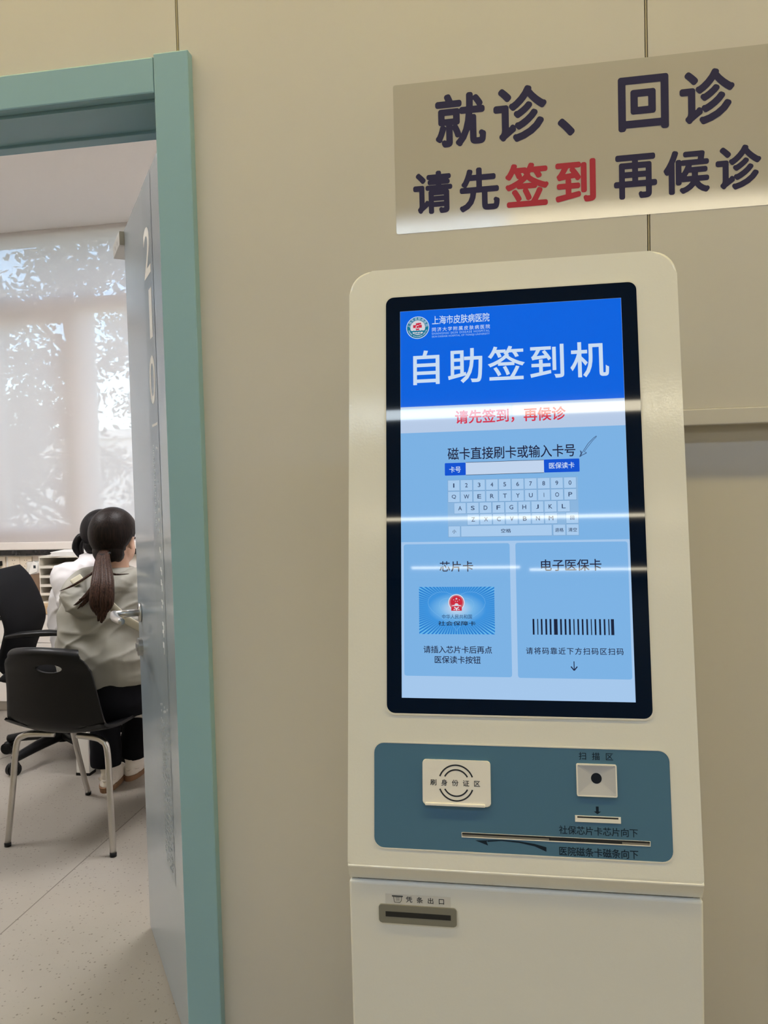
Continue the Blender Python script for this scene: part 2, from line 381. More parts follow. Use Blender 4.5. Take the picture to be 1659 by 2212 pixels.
box('edge_plate', 0, 1, 0, 1, 0, 1, M_steel, dl).data.transform(LFR @ Matrix(((0.002, 0, 0, -0.0012), (0, 0, 0.22, 0.81), (0, 0.022, 0, -0.032), (0, 0, 0, 1))))

# ================================================================== LAMPS
def strip_lamp(name, x0, x1, y, w, rgb, key, label, group=None):
    o = empty(name, ((x0+x1)/2, y, ZH), label=label, cat='ceiling light', group=group)
    q = (x1-x0)/2
    box('housing', -q, q, -w/2-0.01, w/2+0.01, -0.012, 0, M_white, o)
    box('diffuser', -q+0.004, q-0.004, -w/2, w/2, -0.015, -0.0121, lamp(key, rgb), o)
strip_lamp('linear_lamp', -7.0, 0.02, -6.77, 0.26, STRIP_COOL, 'cool', 'cool white linear ceiling lamp mirrored in the left of the wide band on the screen')
strip_lamp('linear_lamp', 0.02, 7.0, -6.77, 0.26, STRIP_WARM, 'warm', 'warm linear ceiling lamp mirrored in the right of the wide band on the screen')
strip_lamp('linear_lamp', -7.0, 7.0, -11.21, 0.19, STRIP_WARM, 'warm', 'long linear ceiling lamp mirrored as the thin line across the keyboard')
strip_lamp('linear_lamp', -2.15, 0.14, -15.5, 0.24, STRIP_WARM, 'warm', 'short linear ceiling lamp mirrored over the left card panel')
strip_lamp('linear_lamp', 0.34, 7.0, -15.8, 0.24, STRIP_WARM, 'warm', 'linear ceiling lamp mirrored over the right card panel')
strip_lamp('linear_lamp', -7.0, 7.0, -0.85, 0.14, WASH_WARM, 'wash', 'warm linear ceiling lamp right in front of the panelled wall')
strip_lamp('linear_lamp', -7.0, 7.0, -2.7, 0.16, FILL, 'fill', 'added unseen linear fill lamp over the standing place before the kiosk')  # extra lamp added out of view to lift the hall's light level
for x, y in ((-2.9, 1.0), (-0.9, 1.5)):
    o = empty('panel_lamp', (x, y, ZC), label='square ceiling panel lamp in the consulting room %s' % ('over the office chair side' if x < -2 else 'on the door side'), cat='ceiling light', group='ceiling panel lamps of the consulting room')
    ringmesh('rim', R4(-0.31, 0.31, -0.31, 0.31), R4(-0.29, 0.29, -0.29, 0.29), -0.02, 0.0, Matrix(), M_white, o)
    box('diffuser', -0.29, 0.29, -0.29, 0.29, -0.018, -0.002, lamp('room', ROOM_PANEL), o)

# ================================================================== SIGN ON THE WALL
WFR = frame((0, 0, 0), (1, 0, 0), (0, 0, 1), (0, -1, 0))
M_film = mat('clear_sign_film', (0.46, 0.435, 0.395), 0.06, spec=1.0, bump=(650, 0.055, 0.0004))
M_navy = mat('navy_print', (0.020, 0.017, 0.062), 0.45, spec=0.25)
M_red = mat('red_print', (0.38, 0.028, 0.050), 0.45, spec=0.25)
sg = empty('wall_sign', (0.137, 0, 1.78), label='clear film wall sign with dark blue and red Chinese lettering above the kiosk', cat='sign')
prism('film', rrect(-0.201, 0.475, 1.781, 2.0515, 0.004), None, 0.0004, WFR, M_film, None)
flm = bpy.data.objects['film']; flm.data.transform(Matrix.Translation((-0.137, 0, -1.78))); flm.parent = sg
for i, (ch, a, b, c, d) in enumerate([('就', -0.124, -0.033, 1.93, 2.025), ('诊', -0.019, 0.075, 1.928, 2.026), ('、', 0.094, 0.123, 1.93, 1.961), ('回', 0.198, 0.283, 1.927, 2.021), ('诊', 0.301, 0.391, 1.927, 2.02),
        ('请', -0.168, -0.096, 1.813, 1.89), ('先', -0.083, -0.011, 1.811, 1.889), ('签', 0.0, 0.076, 1.812, 1.889), ('到', 0.088, 0.158, 1.812, 1.887), ('再', 0.189, 0.262, 1.81, 1.887), ('候', 0.273, 0.349, 1.811, 1.886), ('诊', 0.359, 0.433, 1.811, 1.886)]):
    o = round_glyph('character', ch, (a, b, c, d), 0.0005, 0.0002, WFR, M_red if ch in '签到' else M_navy, None)
    o.data.transform(Matrix.Translation((-0.137, 0, -1.78))); o.parent = flm

# ================================================================== CHECK-IN KIOSK
TILT = math.radians(8.4056)
KC = V((0.0, -0.3891, 1.2978)); KU = V((1, 0, 0)); KV = V((0, math.sin(TILT), math.cos(TILT))); KN = V((0, -math.cos(TILT), math.sin(TILT)))
KB = V((0, -0.29, 0))                                   # base point of the kiosk
ki = empty('check_in_kiosk', KB, label='tall cream self service check-in kiosk with a large portrait touchscreen', cat='kiosk')
F = Matrix.Translation(-KB) @ frame(KC, KU, KV, KN)     # plane of the tilted head
G = Matrix.Translation(-KB) @ frame((0, -0.455, 0), (1, 0, 0), (0, 0, 1), (0, -1, 0))   # plane of the lower front
prism('head_shell', rrect(-0.2225, 0.2225, -0.4825, 0.3285, 0.033, 8, rb=0.003), -0.085, 0.0, F, M_kiosk, ki, bev=0.0035)
# chin below the head: returns to the vertical front
def profile_solid(name, pts, hw, m, bev=0.0):
    bm = bmesh.new(); a = [bm.verts.new((-hw, y, z)) for y, z in pts]; b = [bm.verts.new((hw, y, z)) for y, z in pts]
    bm.faces.new(a); bm.faces.new(b[::-1]); k = len(pts)
    for i in range(k): bm.faces.new((a[i], b[i], b[(i+1) % k], a[(i+1) % k]))
    if bev: bmesh.ops.bevel(bm, geom=list(bm.edges), offset=bev, segments=3, profile=0.5, affect='EDGES')
    me = todata(bm); me.transform(Matrix.Translation(-KB)); return link(name, me, m, ki)
profile_solid('chin', [(-0.4590, 0.8225), (-0.4605, 0.8195), (-0.4500, 0.7990), (-0.13, 0.7990), (-0.13, 0.93), (-0.33, 0.93)], 0.2225, M_kiosk, 0.0012)
profile_solid('back_housing', [(-0.37, 0.80), (-0.17, 0.80), (-0.15, 0.90), (-0.24, 1.45), (-0.27, 1.60), (-0.29, 1.60)], 0.20, M_kiosk, 0.006)
bd = profile_solid('cabinet', [(-0.455, 0.03), (-0.455, 0.7975), (-0.13, 0.7975), (-0.13, 0.03)], 0.2225, M_kiosk, 0.0035)
profile_solid('seam_gap', [(-0.447, 0.79), (-0.447, 0.805), (-0.14, 0.805), (-0.14, 0.79)], 0.212, M_dark)
profile_solid('base_plate', [(-0.50, 0.0), (-0.50, 0.03), (-0.09, 0.03), (-0.09, 0.0)], 0.25, M_kiosk, 0.004)
# screen
ringmesh('screen_rim', rrect(-0.1718, 0.1718, -0.2878, 0.2888, 0.0125), rrect(-0.1697, 0.1697, -0.2857, 0.2867, 0.011), -0.002, 0.0012, F, mat('rim_cream', (0.70, 0.68, 0.63), 0.35), ki)
gl = prism('screen_glass', rrect(-0.1698, 0.1698, -0.2858, 0.2868, 0.011), -0.003, 0.0006, F, M_glassblk, ki)
N1, N2, N3, N4 = 0.00075, 0.0009, 0.00105, 0.0012
def pr(name, pts, n, m): return prism(name, pts, None, n, F, m, gl)
def tx(s, b, rgb, key, n=N3, bold=0.009, **k): return fit_text('lettering', s, b, n, F, screen(key, rgb), gl, bold=bold, **k)
pr('display_background', R4(-0.1495, 0.1495, -0.2655, 0.2655), N1, screen('pale_blue', (168, 203, 240)))
pr('blue_banner', R4(-0.1493, 0.1493, 0.1284, 0.2653), N2, screen('banner_blue', (0, 100, 228)))
pr('notice_band', R4(-0.1493, 0.1493, 0.0918, 0.1282), N2, screen('notice', (186, 206, 234)))
pr('input_area', R4(-0.1493, 0.1493, -0.0585, 0.0917), N2, screen('mid_blue', (126, 181, 232)))
multi('card_panel', [rrect(-0.1459, -0.0042, -0.2366, -0.0616, 0.003, 3)], N2, F, screen('mid_blue', (0, 0, 0)), gl)
multi('code_panel', [rrect(0.0034, 0.1465, -0.2372, -0.0614, 0.003, 3)], N2, F, screen('mid_blue', (0, 0, 0)), gl)
WHT, DRK = (205, 224, 246), (22, 28, 62)
tx('自助签到机', (-0.1314, 0.131, 0.1586, 0.2077), WHT, 'white', bold=0.012)
tx('请先签到，再候诊', (-0.0742, 0.0732, 0.1014, 0.1206), (214, 30, 66), 'red', bold=0.016)
tx('磁卡直接刷卡或输入卡号', (-0.085, 0.0842, 0.0523, 0.0694), DRK, 'ink')
tx('芯片卡', (-0.0975, -0.0527, -0.099, -0.0849), DRK, 'ink')
tx('电子医保卡', (0.036, 0.1129, -0.0989, -0.0837), DRK, 'ink')
tx('请插入芯片卡后再点', (-0.12, -0.0296, -0.2066, -0.1969), DRK, 'ink')
tx('医保读卡按钮', (-0.1051, -0.0446, -0.2199, -0.21), DRK, 'ink')
tx('请将码靠近下方扫码区扫码', (0.0143, 0.1368, -0.2067, -0.1978), DRK, 'ink')
# hospital logo and name
lx, lv, lr = -0.1247, 0.2408, 0.0161
pr('logo_ring', disc(lx, lv, lr), N3, screen('white', WHT)); pr('logo_teal', disc(lx, lv, lr*0.94), N3+0.00004, screen('teal', (8, 118, 150)))
pr('logo_disc', disc(lx, lv, lr*0.645), N3+0.00008, screen('offwhite', (214, 216, 222)))
cross = [R4(lx-lr*0.40, lx+lr*0.36, lv-lr*0.02, lv+lr*0.24), R4(lx-lr*0.16, lx+lr*0.12, lv-lr*0.22, lv+lr*0.40), R4(lx+lr*0.0, lx+lr*0.30, lv+lr*0.28, lv+lr*0.42)]
multi('logo_cross', cross, N3+0.00012, F, screen('logo_red', (205, 40, 70)), gl)
multi('logo_swirl', arcband(lx-lr*0.02, lv+lr*0.06, lr*0.10, lr*0.16, 40, 330, 14), N3+0.00014, F, screen('offwhite', WHT), gl)
wave = [[(lx-lr*0.58+i*lr*0.116, lv-lr*(0.24+0.05*(i % 2))), (lx-lr*0.58+(i+1)*lr*0.116, lv-lr*(0.24+0.05*((i+1) % 2))), (lx-lr*0.58+(i+1)*lr*0.116, lv-lr*(0.38+0.05*((i+1) % 2))), (lx-lr*0.58+i*lr*0.116, lv-lr*(0.38+0.05*(i % 2)))] for i in range(10)]
wave += [[(lx-lr*0.30+i*lr*0.12, lv-lr*(0.46+0.05*(i % 2))), (lx-lr*0.30+(i+1)*lr*0.12, lv-lr*(0.46+0.05*((i+1) % 2))), (lx-lr*0.30+(i+1)*lr*0.12, lv-lr*0.56), (lx-lr*0.30+i*lr*0.12, lv-lr*0.56)] for i in range(5)]
multi('logo_wave', wave, N3+0.00012, F, screen('teal', WHT), gl)
def ring_text(s, a0, a1, rr, size, flip, key):
    k = len(s)
    for i, ch in enumerate(s):
        if ch == ' ': continue
        a = math.radians(a0+(a1-a0)*i/(k-1)); me = textmesh(ch)
        rot = a-math.pi/2 if not flip else a+math.pi/2
        ys = [v.co.y for v in me.vertices]; xs = [v.co.x for v in me.vertices]; cx, cy = (min(xs)+max(xs))/2, (min(ys)+max(ys))/2
        for v in me.vertices:
            x, y = (v.co.x-cx)*size, (v.co.y-cy)*size
            v.co = (lx+rr*math.cos(a)+x*math.cos(rot)-y*math.sin(rot), lv+rr*math.sin(a)+x*math.sin(rot)+y*math.cos(rot), N4)
        me.transform(F); link('logo_character', me, screen(key, WHT), gl)
ring_text('上海市皮肤病医院', 168, 12, lr*0.79, lr*0.27, False, 'white')
ring_text('SHANGHAI SKIN DISEASE HOSPITAL', 197, 343, lr*0.80, lr*0.15, True, 'white')
hz = tx('上海市皮肤病医院', (-0.1046, -0.0254, 0.2437, 0.2562), WHT, 'white', bold=0.008)
tx('同济大学附属皮肤病医院', (-0.1047, -0.0249, 0.2337, 0.2397), WHT, 'white', bold=0.003)
tx('SHANGHAI SKIN DISEASE HOSPITAL', (-0.1051, -0.0254, 0.2293, 0.2324), (150, 190, 240), 'soft_white', stretch=False)
tx('SKIN DISEASE HOSPITAL OF TONGJI UNIVERSITY', (-0.1051, -0.0254, 0.2245, 0.2278), (150, 190, 240), 'soft_white', stretch=False)
# card number field
pr('field_label', rrect(-0.089, -0.0607, 0.0311, 0.0483, 0.001, 2), N3, screen('label_blue', (10, 84, 214)))
pr('number_field', R4(-0.0607, 0.043, 0.0314, 0.0488), N3, screen('field_white', (196, 216, 242)))
multi('field_outline', stroke([(-0.0607, 0.0312), (0.043, 0.0316)], 0.0006)+stroke([(-0.0607, 0.0484), (0.043, 0.0488)], 0.0006), N4, F, screen('ink', DRK), gl)
pr('button_label', rrect(0.043, 0.089, 0.0316, 0.0492, 0.001, 2), N3, screen('label_blue', (0, 0, 0)))
tx('卡号', (-0.083, -0.0675, 0.0349, 0.0434), WHT, 'white', N4)
tx('医保读卡', (0.0496, 0.0825, 0.0365, 0.0448), WHT, 'white', N4)
# arrow drawn by hand on the glass
HA = [(0.1119, 0.0787), (0.1080, 0.0760), (0.1010, 0.0690), (0.0950, 0.0600), (0.0895, 0.0514)]
HB = [(0.1122, 0.0780), (0.1065, 0.0722), (0.1000, 0.0640), (0.0955, 0.0580)]
multi('pen_arrow', stroke(HA, 0.0007)+stroke(HB, 0.0006)+stroke([(0.0905, 0.0598), (0.0915, 0.0560), (0.0895, 0.0514), (0.0935, 0.0540), (0.0985, 0.0562)], 0.0009)+stroke([(0.0915, 0.0590), (0.0920, 0.0550), (0.0900, 0.0520)], 0.0012)+stroke([(0.0955, 0.0580), (0.0985, 0.0568), (0.0950, 0.0545)], 0.0006), N4, F, screen('pen', (60, 84, 122)), gl)
# on-screen keyboard
pr('keyboard_tray', R4(-0.0856, 0.0862, -0.0530, 0.0250), N3, screen('tray', (140, 184, 226)))
keys, kl = [], []
def key(ch, u0, u1, v0, v1):
    keys.append((u0, u1, v0, v1)); kl.append((ch, (u0+u1)/2, (v0+v1)/2))
pitch = 0.1703/10; kw = 0.0155
for i, ch in enumerate('1234567890'): key(ch, -0.0849+i*pitch, -0.0849+i*pitch+kw, 0.0102, 0.0244)
for i, ch in enumerate('QWERTYUIOP'): key(ch, -0.0849+i*pitch, -0.0849+i*pitch+kw, -0.0054, 0.0089)
for i, ch in enumerate('ASDFGHJKL'): key(ch, -0.0768+i*pitch, -0.0768+i*pitch+kw, -0.0210, -0.0066)
for i, ch in enumerate('ZXCVBNM'): key(ch, -0.0594+i*pitch, -0.0594+i*pitch+kw, -0.0364, -0.0222)
key('回', 0.0700, 0.0855, -0.0364, -0.0222); key('小', -0.0849, -0.0694, -0.0522, -0.0380); key('空格', -0.0679, 0.0510, -0.0522, -0.0380)
key('退格', 0.0530, 0.0685, -0.0522, -0.0380); key('清空', 0.0700, 0.0855, -0.0522, -0.0380)
multi('key_edges', [R4(a-0.0003, b+0.0003, c-0.0004, d+0.0003) for a, b, c, d in keys], N4, F, screen('key_edge', (104, 150, 196)), gl)
multi('keys', [R4(*k) for k in keys], N4+0.00006, F, screen('key', (172, 207, 242)), gl)
for ch, u, v in kl:
    if ch.isascii(): w, hh = {'1': 0.0018, 'I': 0.0007, 'W': 0.0074, 'M': 0.0060, 'Q': 0.0058, 'J': 0.0036}.get(ch, 0.0036 if ch.isdigit() else 0.0050), 0.0058
    elif len(ch) == 1: w, hh = 0.0052, 0.0052
    else: w, hh = (0.0132, 0.0056) if ch == '空格' else (0.0112, 0.0054)
    tx(ch, (u-w/2, u+w/2, v-hh/2, v+hh/2), (58, 78, 112), 'key_ink', N4+0.00012, stretch=True, bold=0.012)
# pictured social security card
c0, c1, c2, c3 = -0.1255, -0.0253, -0.1816, -0.1191; cx, cy = (c0+c1)/2, (c2+c3)/2
cu, cv = cx, -0.148
def card_material():
    m = bpy.data.materials.new('screen_card'); m.use_nodes = True; t = m.node_tree; b = t.nodes['Principled BSDF']
    b.inputs['Base Color'].default_value = (0.004, 0.004, 0.005, 1); b.inputs['Roughness'].default_value = 0.03
    a = t.nodes.new('ShaderNodeAttribute'); a.attribute_name = 'uvp'
    s = t.nodes.new('ShaderNodeSeparateXYZ'); t.links.new(a.outputs['Vector'], s.inputs[0])
    def mth(op, x, y=None):
        n = t.nodes.new('ShaderNodeMath'); n.operation = op
        for i, q in enumerate((x, y)):
            if q is None: continue
            if isinstance(q, (int, float)): n.inputs[i].default_value = q
            else: t.links.new(q, n.inputs[i])
        return n.outputs[0]
    x, y = s.outputs['X'], s.outputs['Y']
    ang = mth('ARCTAN2', y, x); ray = mth('MULTIPLY_ADD', mth('SINE', mth('MULTIPLY', ang, 84.0)), 0.5); t.nodes[-1].inputs[2].default_value = 0.5
    rad = mth('SQRT', mth('ADD', mth('MULTIPLY', x, x), mth('MULTIPLY', mth('MULTIPLY', y, y), 1.7)))
    edge = t.nodes.new('ShaderNodeMapRange'); t.links.new(rad, edge.inputs[0]); edge.inputs[1].default_value = 0.78; edge.inputs[2].default_value = 1.35
    glow = t.nodes.new('ShaderNodeValToRGB'); e = glow.color_ramp.elements
    e[0].position = 0.0; e[0].color = (*lin(206, 226, 246), 1); e[1].position = 1.0; e[1].color = (*lin(8, 112, 205), 1)
    q = glow.color_ramp.elements.new(0.35); q.color = (*lin(118, 184, 236), 1); q = glow.color_ramp.elements.new(0.62); q.color = (*lin(62, 150, 226), 1)
    t.links.new(mth('MULTIPLY', rad, 0.8), glow.inputs['Fac'])
    mx = t.nodes.new('ShaderNodeMix'); mx.data_type = 'RGBA'; t.links.new(mth('MULTIPLY', ray, edge.outputs[0]), mx.inputs['Factor'])
    t.links.new(glow.outputs['Color'], mx.inputs['A']); mx.inputs['B'].default_value = (*lin(110, 196, 246), 1)
    t.links.new(mx.outputs['Result'], b.inputs['Emission Color']); b.inputs['Emission Strength'].default_value = 0.95
    return m
def card_mesh():
    bm = bmesh.new(); k = 12; grid = [[bm.verts.new((c0+(c1-c0)*i/k, c2+(c3-c2)*j/k, N3)) for i in range(k+1)] for j in range(k+1)]
    for j in range(k):
        for i in range(k): bm.faces.new((grid[j][i], grid[j][i+1], grid[j+1][i+1], grid[j+1][i]))
    me = bpy.data.meshes.new('card'); bm.to_mesh(me); bm.free()
    at = me.attributes.new('uvp', 'FLOAT_VECTOR', 'POINT')
    for i, v in enumerate(me.vertices): at.data[i].vector = ((v.co.x-cu)/0.05, (v.co.y-cv)/0.036, 0)
    me.transform(F); return link('card_picture', me, card_material(), gl)
card_mesh()
ev, er = -0.1398, 0.0098
def heart(s): 
    return [(cu+s*0.0036*(16*math.sin(a)**3)*0.72, -0.147+s*0.0026*(13*math.cos(a)-5*math.cos(2*a)-2*math.cos(3*a)-math.cos(4*a))*0.75) for a in [2*math.pi*i/40 for i in range(40)]]
multi('heart_outline', stroke(heart(0.92)+heart(0.92)[:1], 0.0003)+stroke(heart(0.56)+heart(0.56)[:1], 0.0003), N3+0.00004, F, screen('heart', (128, 192, 242)), gl)
pr('emblem_glow', disc(cu, ev, er*1.12), N3+0.00005, screen('emblem_pale', (222, 226, 240)))
pr('emblem_wreath', disc(cu, ev, er), N3+0.00008, screen('emblem_rim', (205, 108, 122)))
pr('emblem_foot', R4(cu-er*0.72, cu+er*0.72, ev-er*1.12, ev-er*0.62), N3+0.00009, screen('emblem_red', (206, 40, 62)))
pr('emblem_field', disc(cu, ev+er*0.06, er*0.80), N3+0.00011, screen('emblem_red', (0, 0, 0)))
def star(x, y, r): return [(x+r*(1 if i % 2 == 0 else 0.4)*math.cos(math.pi/2+i*math.pi/5), y+r*(1 if i % 2 == 0 else 0.4)*math.sin(math.pi/2+i*math.pi/5)) for i in range(10)]
gt = [star(cu, ev+er*0.50, er*0.17)]+[star(cu+er*a, ev+er*b, er*0.08) for a, b in ((-0.38, 0.36), (-0.14, 0.16), (0.14, 0.16), (0.40, 0.36))]
gt += [R4(cu-er*0.26, cu+er*0.26, ev-er*0.34, ev-er*0.22), [(cu-er*0.20, ev-er*0.22), (cu+er*0.20, ev-er*0.22), (cu+er*0.14, ev-er*0.12), (cu-er*0.14, ev-er*0.12)], R4(cu-er*0.58, cu+er*0.58, ev-er*0.48, ev-er*0.36)]
gt += arcband(cu, ev-er*0.50, er*0.22, er*0.36, 200, 340, 8)+[disc(cu, ev-er*0.95, er*0.12, 10), R4(cu-er*0.4, cu-er*0.2, ev-er*1.0, ev-er*0.9), R4(cu+er*0.2, cu+er*0.4, ev-er*1.0, ev-er*0.9)]
multi('emblem_gate', gt, N3+0.00015, F, screen('emblem_pale', (0, 0, 0)), gl)
tx('中华人民共和国', (-0.0948, -0.0552, -0.1614, -0.1556), (52, 86, 132), 'card_ink', N4, stretch=False)
tx('社会保障卡', (-0.1002, -0.0503, -0.1704, -0.1644), (18, 32, 60), 'card_black', N4, stretch=True, bold=0.012)
# bar code and arrow of the right panel
bars = [(0, 11), (28, 34), (50, 60), (77, 88), (103, 114), (129, 151), (166, 177), (193, 204), (219, 230), (246, 253), (270, 280), (296, 306), (323, 333), (350, 356), (372, 382), (399, 410), (426, 436), (453, 460), (469, 487)]
multi('bar_code', [R4(0.0235+a*0.1027/487, 0.0235+b*0.1027/487, -0.1815, -0.1612) for a, b in bars], N3, F, screen('bar', (18, 30, 58)), gl)
multi('down_arrow', stroke([(0.0748, -0.2152), (0.0748, -0.2262)], 0.0011)+stroke([(0.0708, -0.2218), (0.0748, -0.2268), (0.0788, -0.2218)], 0.0014), N3, F, screen('ink', DRK), gl)
# teal reader panel
M_teal = mat('teal_panel', (0.068, 0.165, 0.265), 0.30, bump=(400, 0.05, 0.0004))
M_plate = mat('plate_white', (0.80, 0.77, 0.72), 0.35)
M_ink = mat('dark_print', (0.012, 0.016, 0.026), 0.45)
M_tink = mat('navy_panel_print', (0.007, 0.016, 0.030), 0.6, spec=0.2)
ringmesh('panel_lip', rrect(-0.1885, 0.1892, -0.4596, -0.3228, 0.0145), rrect(-0.1868, 0.1875, -0.4579, -0.3245, 0.013), -0.002, 0.0008, F, MATS['rim_cream'], ki)
tp = prism('reader_panel', rrect(-0.187, 0.1877, -0.4581, -0.3243, 0.0132), -0.002, 0.0004, F, M_teal, ki)
ip = prism('id_reader_plate', rrect(-0.1222, -0.0342, -0.4006, -0.3436, 0.0045), 0.0002, 0.0035, F, M_plate, ki, bev=0.001)
prism('lower_lip', rrect(-0.1190, -0.0415, -0.4012, -0.3975, 0.001, 2), 0.0030, 0.0058, F, M_plate, ip, bev=0.0008)
fit_text('lettering', '刷身份证区', (-0.1121, -0.0476, -0.376, -0.3681), 0.0037, F, M_ink, ip, bold=0.012)
ix, iv = -0.0785, -0.3721
for r in (0.0234, 0.0175):
    q = math.degrees(math.asin(0.0082/r))
    multi('arc_print', arcband(ix, iv, r-0.0019, r, q, 180-q)+arcband(ix, iv, r-0.0019, r, 180+q, 360-q), 0.0037, F, M_ink, ip)
# scanner window: a shallow funnel down to a dark lens
def scanner():
    u0, u1, v0, v1 = 0.0737, 0.1232, -0.3826, -0.3428; cxx, cyy, r = 0.0983, -0.3605, 0.0066
    bm = bmesh.new(); A, B, k = [], [], 64; wx, wy = (u1-u0)/2-0.0016, (v1-v0)/2-0.0016; mx_, my_ = (u0+u1)/2, (v0+v1)/2
    for i in range(k):
        a = 2*math.pi*(i+0.5)/k; ca, sa = math.cos(a), math.sin(a); q = min(wx/max(1e-6, abs(ca)), wy/max(1e-6, abs(sa)))
        A.append(bm.verts.new((mx_+q*ca, my_+q*sa, 0.0028))); B.append(bm.verts.new((cxx+r*1.0*ca, cyy+r*1.0*sa, 0.0006)))
    for i in range(k): bm.faces.new((A[i], A[(i+1) % k], B[(i+1) % k], B[i]))
    me = todata(bm); me.transform(F)
    w = ringmesh('scanner_frame', rrect(u0, u1, v0, v1, 0.002, 5), rrect(u0+0.0016, u1-0.0016, v0+0.0016, v1-0.0016, 0.0015, 5), 0.0002, 0.0032, F, M_plate, ki)
    link('scanner_funnel', me, mat('scanner_grey', (0.50, 0.50, 0.52), 0.3), w)
    prism('scanner_lens', disc(cxx, cyy, r), 0.0002, 0.0009, F, mat('lens_black', (0.008, 0.012, 0.022), 0.12), w)
scanner()
fit_text('lettering', '扫描区', (0.0774, 0.1196, -0.3381, -0.3288), 0.0006, F, M_tink, tp, bold=0.006)
fit_text('lettering', '社保芯片卡芯片向下', (0.0505, 0.1464, -0.4302, -0.4199), 0.0006, F, M_tink, tp, bold=0.006)
fit_text('lettering', '医院磁条卡磁条向下', (0.0502, 0.146, -0.4562, -0.4453), 0.0006, F, M_tink, tp, bold=0.010)
multi('arrow_print', [R4(0.0966, 0.1000, -0.4015, -0.3949), [(0.0939, -0.4010), (0.0983, -0.4043), (0.1027, -0.4010)]], 0.0006, F, M_tink, tp)
swoop = [(0.0344, -0.4473), (0.020, -0.4440), (0.0005, -0.4418), (-0.0214, -0.4412), (-0.0396, -0.4424)]; swoop2 = [(0.0343, -0.4528), (0.020, -0.4470), (0.0005, -0.4436), (-0.0214, -0.4424), (-0.0396, -0.4444)]
multi('curved_arrow', [[swoop[i], swoop[i+1], swoop2[i+1], swoop2[i]] for i in range(4)]+[[(-0.055, -0.4434), (-0.0387, -0.4488), (-0.0405, -0.4444), (-0.0396, -0.4424)]], 0.0006, F, M_tink, tp)
cs = ringmesh('chip_slot', R4(0.0707, 0.1264, -0.4143, -0.4066), R4(0.0734, 0.1236, -0.4096, -0.4074), 0.0002, 0.0016, F, M_plate, ki)
prism('slot_mouth', R4(0.0730, 0.1240, -0.4098, -0.4072), None, 0.0008, F, M_dark, cs)
ss = ringmesh('swipe_slot', R4(-0.0724, 0.161, -0.4402, -0.4340), R4(-0.0718, 0.1604, -0.4392, -0.4343), 0.0002, 0.0010, F, M_plate, ki)
prism('slot_channel', R4(-0.0719, 0.1605, -0.4394, -0.4342), None, 0.0005, F, M_dark, ss)
prism('channel_floor', R4(-0.0719, 0.1605, -0.4393, -0.4366), None, 0.0007, F, M_steel, ss)
prism('reader_head', R4(0.038, 0.127, -0.4388, -0.4343), None, 0.0009, F, mat('reader_black', (0.02, 0.022, 0.026), 0.2), ss)
# receipt outlet on the lower cabinet
rp = prism('receipt_plate', rrect(-0.183, -0.081, 0.7445, 0.769, 0.004), -0.002, 0.002, G, mat('plate_olive_grey', (0.20, 0.19, 0.155), 0.32, coat=0.2), ki, bev=0.0006)
prism('outlet', R4(-0.174, -0.0885, 0.7533, 0.7602), None, 0.0022, G, M_dark, rp)
rl = prism('receipt_label', R4(-0.174, -0.0885, 0.7692, 0.783), None, 0.0004, G, mat('label_film', (0.63, 0.61, 0.57), 0.25), ki)
fit_text('lettering', '凭条出口', (-0.147, -0.097, 0.7728, 0.7808), 0.0006, G, M_ink, rl, bold=0.012)
multi('printer_icon', stroke([(-0.1652, 0.7806), (-0.1508, 0.7806)], 0.0012)+stroke([(-0.1632, 0.7796), (-0.1620, 0.7722), (-0.1550, 0.7720), (-0.1530, 0.7745), (-0.1525, 0.7796)], 0.0007)+[s for y in (0.7745, 0.7758, 0.7771, 0.7784) for s in stroke([(-0.1603, y), (-0.1552, y)], 0.0004)]+stroke([(-0.1652, 0.7806), (-0.1640, 0.7794), (-0.1520, 0.7794), (-0.1508, 0.7806)], 0.0006), 0.0006, G, M_ink, rl)

# ================================================================== WINDOW, BLIND AND THE TREES OUTSIDE
M_alu = mat('window_frame_white', (0.62, 0.57, 0.52), 0.4)
w1 = tag(box('window_1', WX0, WX1, 3.26, 3.33, WZ0, 1.048, M_alu, None, bev=0.003), kind='structure', label='white framed window behind the roller blind')
FY0, FY1 = 3.265, 3.325
box('transom', WX0+0.05, WX1-0.05, FY0, FY1, 2.497, 2.594, M_alu, w1, bev=0.003)
box('top_rail', WX0, WX1, FY0, FY1, 2.982, WZ1, M_alu, w1); box('stile', WX0, WX0+0.05, FY0, FY1, 1.048, 2.982, M_alu, w1); box('stile', WX1-0.05, WX1, FY0, FY1, 1.048, 2.982, M_alu, w1)
box('mullion', -2.80, -2.70, FY0, FY1, 1.048, 2.497, M_alu, w1, bev=0.003); box('mullion', -3.50, -3.41, FY0, FY1, 1.048, 2.497, M_alu, w1, bev=0.003)
s1 = ringmesh('sash', R4(-3.41, -2.80, 1.048, 2.497), R4(-3.363, -2.844, 1.10, 2.444), -0.012, 0.045, frame((0, 3.30, 0), (1, 0, 0), (0, 0, 1), (0, -1, 0)), M_alu, w1)
